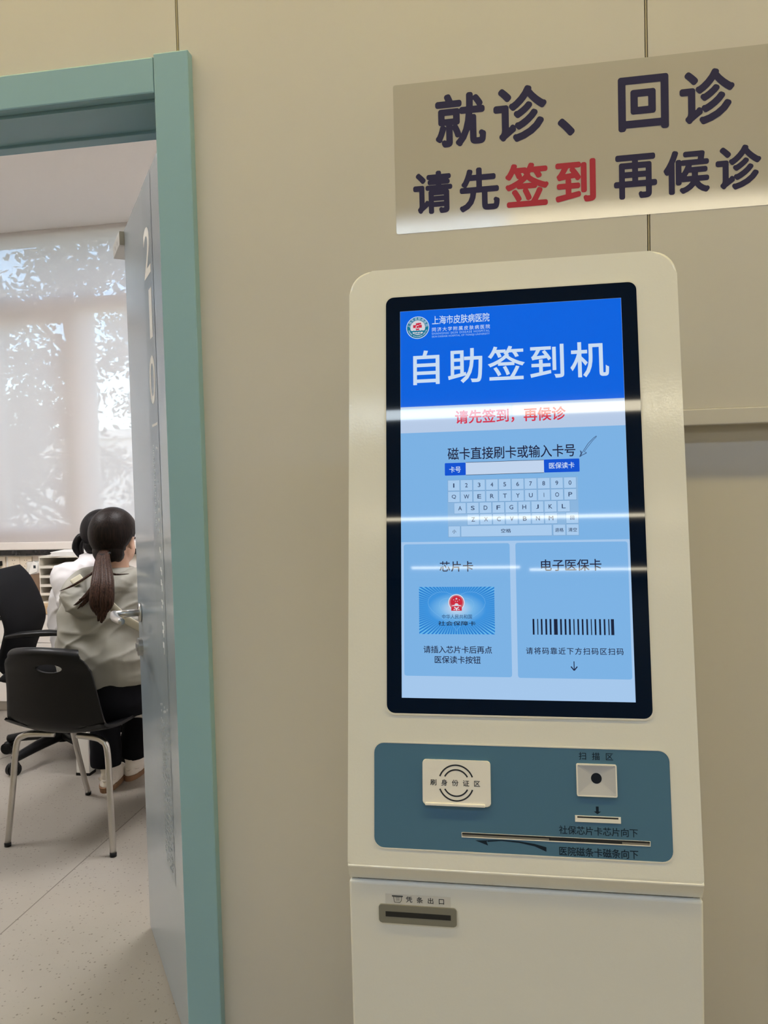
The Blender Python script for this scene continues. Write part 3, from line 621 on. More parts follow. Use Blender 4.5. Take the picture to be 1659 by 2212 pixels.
def glass_material():
    m = bpy.data.materials.new('window_glass'); m.use_nodes = True; t = m.node_tree; t.nodes.clear()
    o = t.nodes.new('ShaderNodeOutputMaterial'); mx = t.nodes.new('ShaderNodeMixShader'); a = t.nodes.new('ShaderNodeBsdfTransparent'); g = t.nodes.new('ShaderNodeBsdfGlossy')
    fr_ = t.nodes.new('ShaderNodeFresnel'); fr_.inputs['IOR'].default_value = 1.45; g.inputs['Roughness'].default_value = 0.02; a.inputs['Color'].default_value = (0.93, 0.96, 0.95, 1)
    t.links.new(fr_.outputs[0], mx.inputs[0]); t.links.new(a.outputs[0], mx.inputs[1]); t.links.new(g.outputs[0], mx.inputs[2]); t.links.new(mx.outputs[0], o.inputs[0]); return m
M_pane = glass_material()
for a, b, c, d in ((WX0+0.05, WX1-0.05, 2.594, 2.982), (WX0+0.05, -3.50, 1.048, 2.497), (-3.363, -2.844, 1.10, 2.444), (-2.70, WX1-0.05, 1.048, 2.497)):
    box('pane', a, b, 3.292, 3.298, c, d, M_pane, w1)
box('sill', WX0-0.03, WX1+0.03, YB-0.035, YB+0.1, WZ0-0.024, WZ0, mat('black_marble', (0.022, 0.020, 0.020), 0.2, vary=(14, 0.9)), w1)
box('sill_apron', WX0-0.03, WX1+0.03, YB-0.012, YB-0.0005, 0.908, WZ0-0.024, MATS['black_marble'], w1)
def blind_material():
    m = bpy.data.materials.new('sunscreen_fabric'); m.use_nodes = True; t = m.node_tree; t.nodes.clear()
    o = t.nodes.new('ShaderNodeOutputMaterial'); m1 = t.nodes.new('ShaderNodeMixShader'); m2 = t.nodes.new('ShaderNodeMixShader')
    tr = t.nodes.new('ShaderNodeBsdfTransparent'); df_ = t.nodes.new('ShaderNodeBsdfDiffuse'); tl = t.nodes.new('ShaderNodeBsdfTranslucent')
    df_.inputs['Color'].default_value = (0.86, 0.805, 0.785, 1); tl.inputs['Color'].default_value = (0.86, 0.805, 0.785, 1)
    m2.inputs[0].default_value = 0.42; m1.inputs[0].default_value = 0.66
    t.links.new(df_.outputs[0], m2.inputs[1]); t.links.new(tl.outputs[0], m2.inputs[2]); t.links.new(tr.outputs[0], m1.inputs[1]); t.links.new(m2.outputs[0], m1.inputs[2]); t.links.new(m1.outputs[0], o.inputs[0]); return m
rb = empty('roller_blind', (-2.9, 3.13, 0.95), label='pale see-through roller blind pulled down over the window', cat='blind')
prism('fabric', R4(-1.15, 1.20, 0.04, 2.049), -0.0006, 0.0, frame((0, 0, 0), (1, 0, 0), (0, 0, 1), (0, -1, 0)), blind_material(), rb)
bm = bmesh.new(); bbox(bm, -1.15, 1.20, -0.012, 0.012, 0.0, 0.05, 0.005); link('bottom_bar', todata(bm), mat('blind_bar', (0.78, 0.73, 0.69), 0.5), rb)
tube('roller_tube', [(-1.15, 0.026, 2.034), (1.20, 0.026, 2.034)], 0.012, M_white, rb, k=1)
# outside: a pale building and broad trees
og = tag(box('outside_ground', -40, 30, YB+1.2, 60, -4.2, -4.0, mat('lawn', (0.10, 0.13, 0.06), 0.9), None), kind='structure')
bl = empty('pale_building', (-14.5, 30, -4.0), label='pale building far outside behind the trees', cat='building')
M_fac = mat('pale_facade', (0.62, 0.60, 0.57), 0.8)
box('facade', -15, 15, 0, 8, 0, 7.6, M_fac, bl); box('parapet', -15.2, 15.2, -0.2, 8.2, 7.6, 8.0, M_fac, bl)
for i in range(7):
    for j in range(2):
        x = -12.6+i*4.2; box('window', x-0.9, x+0.9, -0.05, 0.02, 1.2+j*3.2, 3.0+j*3.2, mat('far_glass', (0.10, 0.12, 0.14), 0.15), bl)
def tree(name, base, h, crown, label, n, seed):
    rg = random.Random(seed); o = empty(name, base, label=label, cat='tree', group='trees outside the window')
    bm = bmesh.new(); btube(bm, smoothpath([(0, 0, 0), (0.1, 0.05, h*0.3), (-0.05, 0.1, h*0.6), (0.05, 0, h*0.92)], 4), [0.22, 0.17, 0.11, 0.04], 10)
    tips = []
    for i in range(26):
        z = h*(0.32+0.6*rg.random()); a = rg.random()*6.283; l = crown*(0.55+0.5*rg.random())*(1.15-0.6*(z/h))
        e = V((math.cos(a)*l, math.sin(a)*l, z+l*(0.10+0.35*rg.random()))); btube(bm, smoothpath([(0, 0, z*0.93), e*0.5+V((0, 0, z*0.5-0.05)), e], 3), [0.06, 0.035, 0.012], 6); tips.append((V((0, 0, z)), e))
    link('trunk', todata(bm), mat('bark', (0.09, 0.07, 0.055), 0.9), o)
    bm = bmesh.new()
    for i in range(n):
        a, b = tips[rg.randrange(len(tips))]; t = rg.random()**0.55; c = a.lerp(b, 0.25+0.8*t)
        g = V((rg.gauss(0, 1), rg.gauss(0, 1), rg.gauss(0, 0.8)))*0.26+c; d = V((rg.gauss(0, 1), rg.gauss(0, 1), rg.gauss(-0.6, 0.7))).normalized(); q = d.orthogonal().normalized(); l, w = 0.09+0.06*rg.random(), 0.022+0.018*rg.random()
        vs = [bm.verts.new(p) for p in (g, g+d*l*0.5+q*w, g+d*l, g+d*l*0.5-q*w)]; bm.faces.new(vs)
    me = bpy.data.meshes.new('leaves'); bm.to_mesh(me); bm.free()
    tag(link('leaves', me, mat('tree_leaf', (0.045, 0.060, 0.030), 0.6, vary=(1.2, 0.4)), o), kind='stuff')
tree('broadleaf_tree', (-6.1, 8.6, -4.0), 9.0, 2.3, 'broad leafy tree outside, left of the mullion behind the blind', 12000, 11)
tree('broadleaf_tree', (-9.9, 11.4, -4.0), 9.6, 2.4, 'lower leafy tree outside at the left edge of the blind', 11000, 23)
tree('broadleaf_tree', (-8.0, 17.0, -4.0), 11.0, 2.8, 'tall leafy tree farther outside beside the door edge', 12000, 37)

# ================================================================== LOW CABINETS UNDER THE WINDOW
M_cab = mat('white_steel_cabinet', (0.76, 0.71, 0.66), 0.4)
CY = 2.72
for i, nm in enumerate(('at the left edge of the view', 'behind the black office chair', 'beside the seated people')):
    xa = -3.334+i*0.337
    pd = empty('drawer_pedestal', (xa+0.1685, CY, 0), label='white steel drawer pedestal under the window, '+nm, cat='cabinet', group='white drawer pedestals under the window')
    box('body', -0.166, 0.166, 0.018, 0.44, 0.066, 0.599, M_cab, pd); box('plinth', -0.166, 0.166, 0.05, 0.44, 0, 0.065, mat('plinth_grey', (0.55, 0.51, 0.46), 0.5), pd)
    for a, b in ((0.4275, 0.597), (0.2475, 0.4245), (0.069, 0.2445)):
        dr = box('drawer', -0.166, 0.166, 0, 0.0175, a, b, M_cab, pd, bev=0.002)
        if a > 0.4:
            bm = bmesh.new(); btube(bm, [(0.128, 0.004, 0.572), (0.128, -0.005, 0.572)], 0.011, 18); btube(bm, [(0.128, -0.005, 0.572), (0.128, -0.007, 0.572)], 0.007, 12); link('lock', todata(bm), M_black, dr)
wt = empty('worktop', (-2.83, CY+0.23, 0.6), label='light wood worktop lying on the white drawer pedestals', cat='worktop')
box('board', -0.52, 0.70, -0.235, 0.238, 0, 0.05, mat('light_wood', (0.52, 0.36, 0.21), 0.4, vary=(9, 0.12)), wt, bev=0.002)
# file tray
M_tray = mat('cream_tray_plastic', (0.70, 0.66, 0.58), 0.42)
M_paper = mat('paper', (0.82, 0.80, 0.78), 0.8)
OX0, OX1, OY0, OY1, OZ = -2.825, -2.535, 2.80, 3.08, 0.651
ft = empty('file_tray', ((OX0+OX1)/2, (OY0+OY1)/2, OZ), label='cream six-tier file tray on the wooden worktop under the blind', cat='file tray')
hx = (OX1-OX0)/2; hy = (OY1-OY0)/2
for s in (-1, 1): box('side_panel', s*hx-0.003, s*hx+0.003, -hy, hy, 0, 0.285, M_tray, ft)
box('back_panel', -hx, hx, hy-0.004, hy, 0, 0.285, M_tray, ft)
tiers = [0.0, 0.052, 0.104, 0.158, 0.216, 0.276]
for k, z in enumerate(tiers):
    box('shelf', -hx, hx, -hy-0.004*(k % 2), hy, z, z+0.009, M_tray, ft)
    if 0 < k < 5: box('shelf_lip', -hx, hx, -hy-0.006, -hy-0.002, z-0.004, z+0.012, M_tray, ft)
for k, nm in ((1, 'second lowest'), (2, 'third'), (3, 'fourth')):
    z = OZ+tiers[k]+0.0092; h = 0.012+0.004*k
    p = empty('paper_stack', ((OX0+OX1)/2+0.01*k, 2.94, z), label='white paper stack lying in the %s tier of the cream file tray' % nm, cat='paper', group='paper in the file tray')
    for q in range(3): box('sheet', -0.10, 0.10, -0.13+0.004*q, 0.12, h*q/3, h*(q+1)/3-0.0004, M_paper, p)
p = empty('paper_stack', ((OX0+OX1)/2+0.03, 2.92, OZ+0.2855), 0.15, label='loose papers piled on top of the cream file tray', cat='paper')
for q in range(5): box('sheet', -0.11+0.006*(q % 2), 0.12-0.01*q, -0.12, 0.11-0.008*q, q*0.005, q*0.005+0.0044, M_paper, p)
# brown file box and a clear jar beside the tray
fb = empty('file_box', (-2.868, 2.92, OZ), label='narrow brown cardboard file box left of the cream tray', cat='box')
box('body', -0.034, 0.034, -0.11, 0.12, 0, 0.165, mat('brown_card', (0.20, 0.13, 0.085), 0.75, vary=(12, 0.1)), fb, bev=0.002); box('lid', -0.035, 0.035, -0.112, 0.122, 0.155, 0.172, MATS['brown_card'], fb)
jr = empty('clear_jar', (-2.958, 2.94, OZ), label='clear plastic jar of odds and ends beside the brown file box', cat='jar')
mc = mat('clear_plastic', (0.85, 0.86, 0.86), 0.1); mc.node_tree.nodes['Principled BSDF'].inputs['Alpha'].default_value = 0.35
bm = bmesh.new(); bloft(bm, [((0, 0, 0), 0.045, 0.045), ((0, 0, 0.19), 0.047, 0.047), ((0, 0, 0.21), 0.04, 0.04), ((0, 0, 0.24), 0.04, 0.04)], 20); link('wall', todata(bm), mc, jr, smooth=True)
for i, (cc, z) in enumerate((((0.42, 0.10, 0.06), 0.02), ((0.75, 0.72, 0.70), 0.07), ((0.35, 0.14, 0.09), 0.11), ((0.7, 0.68, 0.66), 0.16))):
    bm = bmesh.new(); bball(bm, (0.008*(-1)**i, 0, z+0.02), 0.026, (1, 1, 0.8), sub=2); link('contents', todata(bm), mat('jar_item%d' % i, cc, 0.6), jr, smooth=True)
tgp = empty('paper_tag', (-2.872, 2.80, OZ+0.1725), label='folded white paper note with a black mark on the brown box', cat='note')
prism('note', [(-0.03, 0), (0.028, 0.02), (0.034, 0.07), (0.006, 0.085), (-0.012, 0.05)], -0.0015, 0.0, frame((0, 0, 0), (1, 0, 0), (0, 0, 1), (0, -1, 0)), M_paper, tgp)
prism('mark', R4(0.006, 0.022, 0.04, 0.058), None, 0.0004, frame((0, 0, 0), (1, 0, 0), (0, 0, 1), (0, -1, 0)), M_ink, tgp)
# wall sockets
M_sock = mat('ivory_plastic', (0.78, 0.70, 0.58), 0.35)
def socket(x, label, plug=False):
    o = empty('wall_socket', (x, YB, 0.858), label=label, cat='socket', group='ivory wall sockets below the window')
    box('plate', -0.043, 0.043, -0.010, 0, -0.043, 0.043, M_sock, o, bev=0.003)
    if not plug:
        for a, b, w, h in ((-0.008, 0.018, 0.004, 0.004), (0.008, 0.018, 0.004, 0.004), (0, -0.006, 0.002, 0.005), (-0.008, -0.022, 0.002, 0.005), (0.008, -0.022, 0.002, 0.005)):
            prism('hole', R4(a-w/2-0.001, a+w/2+0.001, b-h/2, b+h/2), None, 0.0104, frame((0, 0, 0), (1, 0, 0), (0, 0, 1), (0, -1, 0)), M_dark, o)
socket(-3.272, 'ivory wall socket left of its twin, above the black office chair'); socket(-3.184, 'ivory wall socket nearer to the cream file tray, above the black office chair')
socket(-3.376, 'ivory wall socket with a plug at the left edge of the view', True)
pc = empty('power_cord', (-3.376, YB-0.0105, 0.855), label='plug and blue cord hanging from the leftmost wall socket', cat='cord')
box('plug', -0.018, 0.022, -0.03, 0, -0.014, 0.018, M_black, pc, bev=0.003)
tube('cord', [(0, -0.028, 0), (0.012, -0.035, -0.05), (0.03, -0.03, -0.11), (0.045, -0.028, -0.198)], 0.0045, mat('blue_cord', (0.09, 0.11, 0.22), 0.5), pc, seg=8)

# ================================================================== DESK
dk = empty('desk', (-1.30, 2.08, 0), label='white desk behind the patient, mostly hidden by the open door', cat='desk')
M_desk = mat('white_desk', (0.72, 0.70, 0.67), 0.4)
box('desk_top', -0.66, 0.72, -0.27, 0.30, 0.70, 0.728, M_desk, dk, bev=0.002)
for sx in (-0.69, 0.68):
    lg = box('leg', sx-0.035, sx+0.03, -0.262, -0.212, 0.012, 0.70, M_desk, dk, bev=0.002); box('foot', sx-0.037, sx+0.032, -0.264, -0.21, 0, 0.0125, M_black, lg)
    lg = box('leg', sx-0.035, sx+0.03, 0.24, 0.29, 0.012, 0.70, M_desk, dk, bev=0.002); box('foot', sx-0.037, sx+0.032, 0.238, 0.292, 0, 0.0125, M_black, lg)
box('cross_rail', -0.66, 0.66, -0.03, 0.0, 0.60, 0.70, M_desk, dk)

# ================================================================== BLACK PLASTIC CHAIR
ch = empty('plastic_chair', (-1.655, 1.30, 0), math.radians(-4), label='black plastic shell chair with a handle slot and steel legs', cat='chair')
def chair_shell():
    prof = [(0.215, 0.425), (0.19, 0.445), (0.10, 0.446), (0.0, 0.437), (-0.10, 0.432), (-0.165, 0.440), (-0.200, 0.475), (-0.212, 0.53), (-0.222, 0.60), (-0.238, 0.68), (-0.256, 0.738), (-0.257, 0.752), (-0.249, 0.760), (-0.238, 0.762)]
    pts = smoothpath([(0, a, b) for a, b in prof], 4); k = 20; bm = bmesh.new(); rows = []
    for i, p in enumerate(pts):
        t = min(1.0, i/40); hw = 0.215 if t < 0.45 else 0.215-0.050*((t-0.45)/0.55)**1.2
        if t > 0.93: hw -= 0.016*((t-0.93)/0.07)**2
        if i > 36: hw -= 0.022*((i-36)/16)**2
        if t < 0.08: hw -= 0.03*(1-t/0.08)**2
        row = []
        for j in range(k+1):
            s = -1+2*j/k; cur = 0.030*s*s*(1 if t > 0.5 else 0.25+0.75*(t/0.5))
            nrm = V((0, 1, 0)) if t > 0.55 else V((0, 0, 1))
            row.append(bm.verts.new(V((s*hw, p.y, p.z))+nrm*cur+(V((0, 0, -0.012*s*s)) if t > 0.9 else V())))
        rows.append(row)
    for A, B in zip(rows, rows[1:]):
        for j in range(k): bm.faces.new((A[j], A[j+1], B[j+1], B[j]))
    me = todata(bm); me = applied(me, ('SOLIDIFY', dict(thickness=0.011, offset=0)))
    cut = bmesh.new(); btube(cut, [(0.03, -0.34, 0.692), (0.03, -0.14, 0.692)], 0.052, 28, flat=0.32)
    cm = todata(cut); co = bpy.data.objects.new('cut', cm); COL.objects.link(co)
    me = applied(me, ('BOOLEAN', dict(object=co, operation='DIFFERENCE', solver='EXACT')), ('BEVEL', dict(width=0.002, segments=2, limit_method='ANGLE')))
    bpy.data.objects.remove(co)
    return link('seat_shell', me, M_black, ch, smooth=True)
chair_shell()
for sx in (-1, 1):
    tube('leg', [(sx*0.05, -0.12, 0.412), (sx*0.12, -0.135, 0.414), (sx*0.165, -0.145, 0.408), (sx*0.192, -0.152, 0.375), (sx*0.205, -0.165, 0.22), (sx*0.222, -0.185, 0.008)], 0.0115, M_chrome, ch, k=6, upv=(0, 1, 0))
    tube('leg', [(sx*0.05, 0.11, 0.415), (sx*0.12, 0.13, 0.418), (sx*0.165, 0.15, 0.41), (sx*0.19, 0.17, 0.375), (sx*0.20, 0.22, 0.22), (sx*0.213, 0.30, 0.008)], 0.0115, M_chrome, ch, k=6, upv=(0, 1, 0))
for sx in (-1, 1):
    for p in ((0.222, -0.185), (0.213, 0.30)): tube('foot_cap', [(sx*p[0], p[1], 0.0), (sx*p[0], p[1], 0.014)], 0.0125, M_black, ch, k=1)

# ================================================================== OFFICE CHAIR
oc = empty('office_chair', (-2.25, 2.085, 0), math.radians(12), label='black office armchair on castors in front of the white drawers', cat='chair')
def slab(name, path, hw, th, m, k=24, bulge=0.0):
    """upholstered slab along a side profile path of (x,z)"""
    pts = smoothpath([(a, 0, b) for a, b in path], 5); bm = bmesh.new(); rows = []
    for i, p in enumerate(pts):
        t = i/(len(pts)-1); tg = (pts[min(len(pts)-1, i+1)]-pts[max(0, i-1)]).normalized(); n = V((tg.z, 0, -tg.x)); w = hw(t) if callable(hw) else hw; e = min(1, 6*t, 6*(1-t))**0.5
        rows.append([bm.verts.new(p+V((0, w*math.copysign(abs(math.cos(q))**0.55, math.cos(q)), 0))+n*(th*max(0.25, e)*math.copysign(abs(math.sin(q))**0.8, math.sin(q))+bulge*math.sin(q)*math.sin(q)*0.0 - 0.03*abs(math.cos(q))**2*bulge)) for q in [2*math.pi*j/k for j in range(k)]])
    for A, B in zip(rows, rows[1:]):
        for j in range(k): bm.faces.new((A[j], A[(j+1) % k], B[(j+1) % k], B[j]))
    bm.faces.new(rows[0][::-1]); bm.faces.new(rows[-1])
    return link(name, todata(bm), m, oc, smooth=True)
slab('backrest', [(-0.175, 0.44), (-0.215, 0.50), (-0.185, 0.60), (-0.165, 0.68), (-0.19, 0.78), (-0.235, 0.88), (-0.275, 0.945)], lambda t: 0.19+0.045*math.sin(min(1, t*1.5)*math.pi*0.5)-0.03*max(0, t-0.8)*5*0.6, 0.026, M_blackfab)
slab('seat', [(-0.21, 0.44), (-0.15, 0.445), (0.0, 0.44), (0.18, 0.445), (0.245, 0.425)], 0.235, 0.035, M_blackfab)
for s in (-1, 1):
    tube('armrest', [(-0.15, s*0.265, 0.650), (-0.08, s*0.268, 0.660), (0.05, s*0.27, 0.665), (0.15, s*0.268, 0.655)], [0.014, 0.026, 0.028, 0.016], M_black, oc, flat=0.55)
    tube('arm_support', [(0.13, s*0.266, 0.652), (0.17, s*0.262, 0.59), (0.13, s*0.255, 0.50), (0.02, s*0.22, 0.43), (-0.04, s*0.15, 0.40)], 0.019, M_black, oc)
tube('gas_column', [(0, 0, 0.10), (0, 0, 0.41)], [0.028, 0.025], M_black, oc, k=1)
box('mechanism', -0.10, 0.10, -0.06, 0.06, 0.375, 0.41, M_black, oc, bev=0.006)
tube('back_bracket', [(-0.06, 0, 0.385), (-0.18, 0, 0.39), (-0.235, 0, 0.44), (-0.235, 0, 0.55)], 0.022, M_black, oc, flat=0.6)
sb = tube('star_hub', [(0, 0, 0.075), (0, 0, 0.13)], 0.045, M_black, oc, k=1, seg=18)
for i in range(5):
    a = math.radians(-45+72*i); d = V((math.cos(a), math.sin(a), 0)); q = V((-d.y, d.x, 0))
    sp = tube('star_leg', [d*0.02+V((0, 0, 0.105)), d*0.16+V((0, 0, 0.095)), d*0.30+V((0, 0, 0.075))], [0.030, 0.026, 0.019], M_black, oc)
    bm = bmesh.new()
    for s in (-1, 1):
        c = d*0.305+q*s*0.013+V((0, 0, 0.028)); btube(bm, [c-q*0.009, c+q*0.009], 0.028, 18)
    btube(bm, [d*0.295+V((0, 0, 0.03)), d*0.295+V((0, 0, 0.08))], 0.012, 10); bball(bm, d*0.30+V((0, 0, 0.046)), 0.026, (1, 1, 0.7), sub=2)
    link('castor', todata(bm), M_black, sp)
    
# ================================================================== PEOPLE
M_skin = mat('skin', (0.58, 0.36, 0.26), 0.55)
def fold(me, amp, sx=(3, 3, 9), seed=0.0, keep=None, crease=0.0):
    """soft cloth folds, and sharper slanting creases, pressed into a finished garment surface"""
    ns = [v.normal.copy() for v in me.vertices]
    for v, n in zip(me.vertices, ns):
        c = v.co; p = V((c.x*sx[0]+seed, c.y*sx[1], c.z*sx[2])); a = noise.noise(p)+0.5*noise.noise(p*2.3)
        k = 1.0 if keep is None else keep(c); d = amp*a*0.8
        if crease:
            wob = 0.05*noise.noise(c*5+V((seed, 0, 0))); al, ac = c.x*0.75-c.z*0.55, c.x*0.5+c.z*0.85+wob
            r1 = (1-abs(noise.noise(V((al*3+seed, c.y*3, ac*13)))))**5; r2 = (1-abs(noise.noise(V((al*4+7, c.y*4+seed, (c.z*0.9-c.x*0.35+wob)*16)))))**6
            d += crease*(r1+0.6*r2-0.45)
        v.co += n*k*d
    return me
def person_body(J, yaw, head, cloth_top):
    """one continuous skin surface: trunk, limbs with fingers, neck and head with nose and ears; J maps joints to points"""
    bm = bmesh.new(); g = lambda *k: [J[q] for q in k]
    bloft(bm, [(J['pelvis']+V((0, 0, -0.04)), 0.13, 0.09), (J['pelvis']+V((0, 0, 0.05)), 0.14, 0.095), (J['waist'], 0.115, 0.08), (J['chest'], 0.14, 0.09), (J['neck']+V((0, 0, -0.07)), 0.10, 0.065), (J['neck'], 0.05, 0.05)], 20)
    for s in 'lr':
        btube(bm, smoothpath(g('sho_'+s, 'elb_'+s, 'wri_'+s), 6), [0.048, 0.038, 0.025], 12)
        btube(bm, smoothpath(g('hip_'+s, 'knee_'+s, 'ank_'+s), 6), [0.080, 0.055, 0.036], 14)
        w = J['wri_'+s]; d = (w-J['elb_'+s]).normalized(); side = d.cross(V((0, 0, 1))).normalized(); dn = side.cross(d)
        btube(bm, [w-d*0.02, w+d*0.03, w+d*0.085], [0.024, 0.036, 0.036], 12, flat=0.45, upv=dn)
        for i, (o, l) in enumerate(((-0.028, 0.062), (-0.010, 0.075), (0.010, 0.070), (0.027, 0.055))):
            b = w+d*0.08+side*o; btube(bm, smoothpath([b, b+d*l*0.5-dn*0.004, b+d*l-dn*0.022], 3), [0.0095, 0.009, 0.0075], 8)
        th = -1 if s == 'r' else 1
        b = w+d*0.03+side*0.030*th; btube(bm, smoothpath([b-side*0.01*th, b+side*0.022*th+d*0.025-dn*0.006, b+side*0.03*th+d*0.055-dn*0.014], 3), [0.012, 0.0105, 0.0085], 8)
    H = head; rz = Matrix.Rotation(yaw, 3, 'Z'); f = rz @ V((0, 1, 0)); rr = rz @ V((1, 0, 0))
    btube(bm, smoothpath([J['neck']+V((0, 0, -0.04)), (J['neck']+H)*0.5-f*0.012+V((0, 0, -0.02)), H-V((0, 0, 0.05))-f*0.01], 4), [0.056, 0.052, 0.055], 14)
    bball(bm, H+V((0, 0, 0.018))-f*0.012, 0.1, (0.755, 0.92, 0.95), rz)                       # skull
    bball(bm, H+f*0.022-V((0, 0, 0.045)), 0.074, (0.84, 0.86, 0.92), rz)                       # face and jaw
    bball(bm, H+f*0.065-V((0, 0, 0.085)), 0.026, (1.05, 0.8, 0.75), rz, 2)                     # chin
    btube(bm, smoothpath([H+f*0.084+V((0, 0, 0.0)), H+f*0.098-V((0, 0, 0.022)), H+f*0.102-V((0, 0, 0.034)), H+f*0.082-V((0, 0, 0.040))], 3), [0.007, 0.009, 0.011, 0.009], 8)
    bball(bm, H+f*0.086-V((0, 0, 0.060)), 0.012, (1.7, 0.5, 0.6), rz, 2)
    for s in (-1, 1): bball(bm, H+rr*0.078*s-f*0.012-V((0, 0, 0.018)), 0.03, (0.28, 0.62, 1.0), rz, 2)
    return remeshed(bm, 0.0065, 5)
def face_parts(P, H, yaw, body):
    rz = Matrix.Rotation(yaw, 3, 'Z'); f = rz @ V((0, 1, 0)); rr = rz @ V((1, 0, 0))
    for s in (-1, 1):
        bm = bmesh.new(); bball(bm, H+f*0.078+rr*0.030*s+V((0, 0, -0.004)), 0.011, (1.3, 0.6, 0.6), rz, 2); link('eye', todata(bm), mat('eye_dark', (0.03, 0.02, 0.02), 0.2), body, smooth=True)
    bm = bmesh.new(); btube(bm, [H+f*0.090-V((0, 0, 0.062))-rr*0.02, H+f*0.094-V((0, 0, 0.063)), H+f*0.090-V((0, 0, 0.062))+rr*0.02], [0.002, 0.004, 0.002], 8); link('mouth', todata(bm), mat('lip', (0.42, 0.14, 0.13), 0.5), body, smooth=True)
def hair_material(name, c0, c1):
    m = bpy.data.materials.new(name); m.use_nodes = True; t = m.node_tree; b = t.nodes['Principled BSDF']; tc = t.nodes.new('ShaderNodeTexCoord'); mp = t.nodes.new('ShaderNodeMapping'); n = t.nodes.new('ShaderNodeTexNoise'); r = t.nodes.new('ShaderNodeValToRGB'); bp = t.nodes.new('ShaderNodeBump')
    mp.inputs['Scale'].default_value = (260, 260, 9); n.inputs['Scale'].default_value = 1; n.inputs['Detail'].default_value = 2
    t.links.new(tc.outputs['Object'], mp.inputs[0]); t.links.new(mp.outputs[0], n.inputs['Vector']); t.links.new(n.outputs['Fac'], r.inputs[0]); t.links.new(n.outputs['Fac'], bp.inputs['Height'])
    r.color_ramp.elements[0].position = 0.35; r.color_ramp.elements[1].position = 0.75; r.color_ramp.elements[0].color = (*c0, 1); r.color_ramp.elements[1].color = (*c1, 1)
    bp.inputs['Strength'].default_value = 0.5; bp.inputs['Distance'].default_value = 0.002
    t.links.new(r.outputs[0], b.inputs['Base Color']); t.links.new(bp.outputs[0], b.inputs['Normal']); b.inputs['Roughness'].default_value = 0.42; b.inputs['Specular IOR Level'].default_value = 0.12; return m
def hair_cap(H, yaw, parent, m, name='hair'):
    """scalp hair drawn back towards the nape, leaving face and ears free"""
    rz = Matrix.Rotation(yaw, 3, 'Z'); bm = bmesh.new(); bball(bm, H+rz @ V((0, -0.018, 0.022)), 0.1, (0.86, 0.97, 1.0), rz, 4); bball(bm, H+rz @ V((0, -0.05, -0.045)), 0.062, (0.98, 0.8, 0.9), rz, 3)
    bmesh.ops.recalc_face_normals(bm, faces=bm.faces); inv = rz.inverted(); kill = []
    for v in bm.verts:
        q = inv @ (v.co-H)
        if q.y > 0.035 and q.z < 0.060+(q.y-0.035)*0.35: kill.append(v)
        elif q.z < -0.088: kill.append(v)
        elif abs(q.x) > 0.052 and q.y > -0.035 and q.z < -0.008+(q.y+0.035)*0.5: kill.append(v)
    bmesh.ops.delete(bm, geom=kill, context='VERTS')
    me = bpy.data.meshes.new('hair'); bm.to_mesh(me); bm.free(); me = applied(me, ('SOLIDIFY', dict(thickness=0.006, offset=1)))
    return link(name, me, m, parent, smooth=True)

# ---- patient on the plastic chair, seen from behind
PY = math.radians(9)
def rotp(p, c=(-1.585, 1.33), a=PY):
    x, y = p[0]-c[0], p[1]-c[1]; return V((c[0]+x*math.cos(a)-y*math.sin(a), c[1]+x*math.sin(a)+y*math.cos(a), p[2]))
PB = V((-1.60, 1.40, 0))
PJ = dict(pelvis=V((-1.585, 1.33, 0.53)), waist=V((-1.585, 1.355, 0.70)), chest=V((-1.59, 1.39, 0.87)), neck=V((-1.575, 1.435, 1.005)),
    sho_l=V((-1.715, 1.41, 0.895)), elb_l=V((-1.768, 1.47, 0.68)), wri_l=V((-1.70, 1.68, 0.70)), sho_r=V((-1.415, 1.44, 0.915)), elb_r=V((-1.36, 1.53, 0.69)), wri_r=V((-1.50, 1.70, 0.715)),
    hip_l=V((-1.665, 1.37, 0.52)), knee_l=V((-1.80, 1.71, 0.51)), ank_l=V((-1.80, 1.69, 0.10)), hip_r=V((-1.505, 1.39, 0.52)), knee_r=V((-1.63, 1.78, 0.51)), ank_r=V((-1.755, 1.84, 0.10)))
PJ = {k: v-PB for k, v in PJ.items()}
PH = V((-1.578, 1.445, 1.128))-PB; PYAW = math.radians(-4)
pt = link('person', person_body(PJ, PYAW, PH, None), M_skin, None, smooth=True); pt.location = PB
tag(pt, 'seated person in a light grey jacket with a long brown ponytail', 'person')
face_parts(pt, PH, PYAW, pt)
M_jacket = mat('grey_jacket_cloth', (0.255, 0.243, 0.208), 0.62, bump=(260, 0.1, 0.0008))
def tosuit(bm, rings): bloft(bm, [(V(c)-PB, a, b, rz_ @ V((1, 0, 0)), rz_ @ V((0, 1, 0))) for c, a, b in rings], 32, power=2.3)
rz_ = Matrix.Rotation(PY, 3, 'Z')
bm = bmesh.new()
tosuit(bm, [((-1.585, 1.372, 0.572), 0.192, 0.162), ((-1.585, 1.37, 0.60), 0.194, 0.160), ((-1.585, 1.36, 0.68), 0.188, 0.148), ((-1.587, 1.375, 0.76), 0.190, 0.142), ((-1.588, 1.395, 0.85), 0.196, 0.138), ((-1.583, 1.405, 0.91), 0.178, 0.128), ((-1.578, 1.415, 0.955), 0.135, 0.108), ((-1.578, 1.425, 0.985), 0.100, 0.085), ((-1.576, 1.43, 1.01), 0.070, 0.070)])
for s in 'lr':
    a, b, c = PJ['sho_'+s], PJ['elb_'+s], PJ['wri_'+s]
    btube(bm, smoothpath([a.lerp(PJ['neck'], 0.35)+V((0, 0, -0.03)), a, a.lerp(b, 0.5), b, b.lerp(c, 0.55), c], 5), [0.070, 0.078, 0.074, 0.068, 0.056, 0.046], 18)
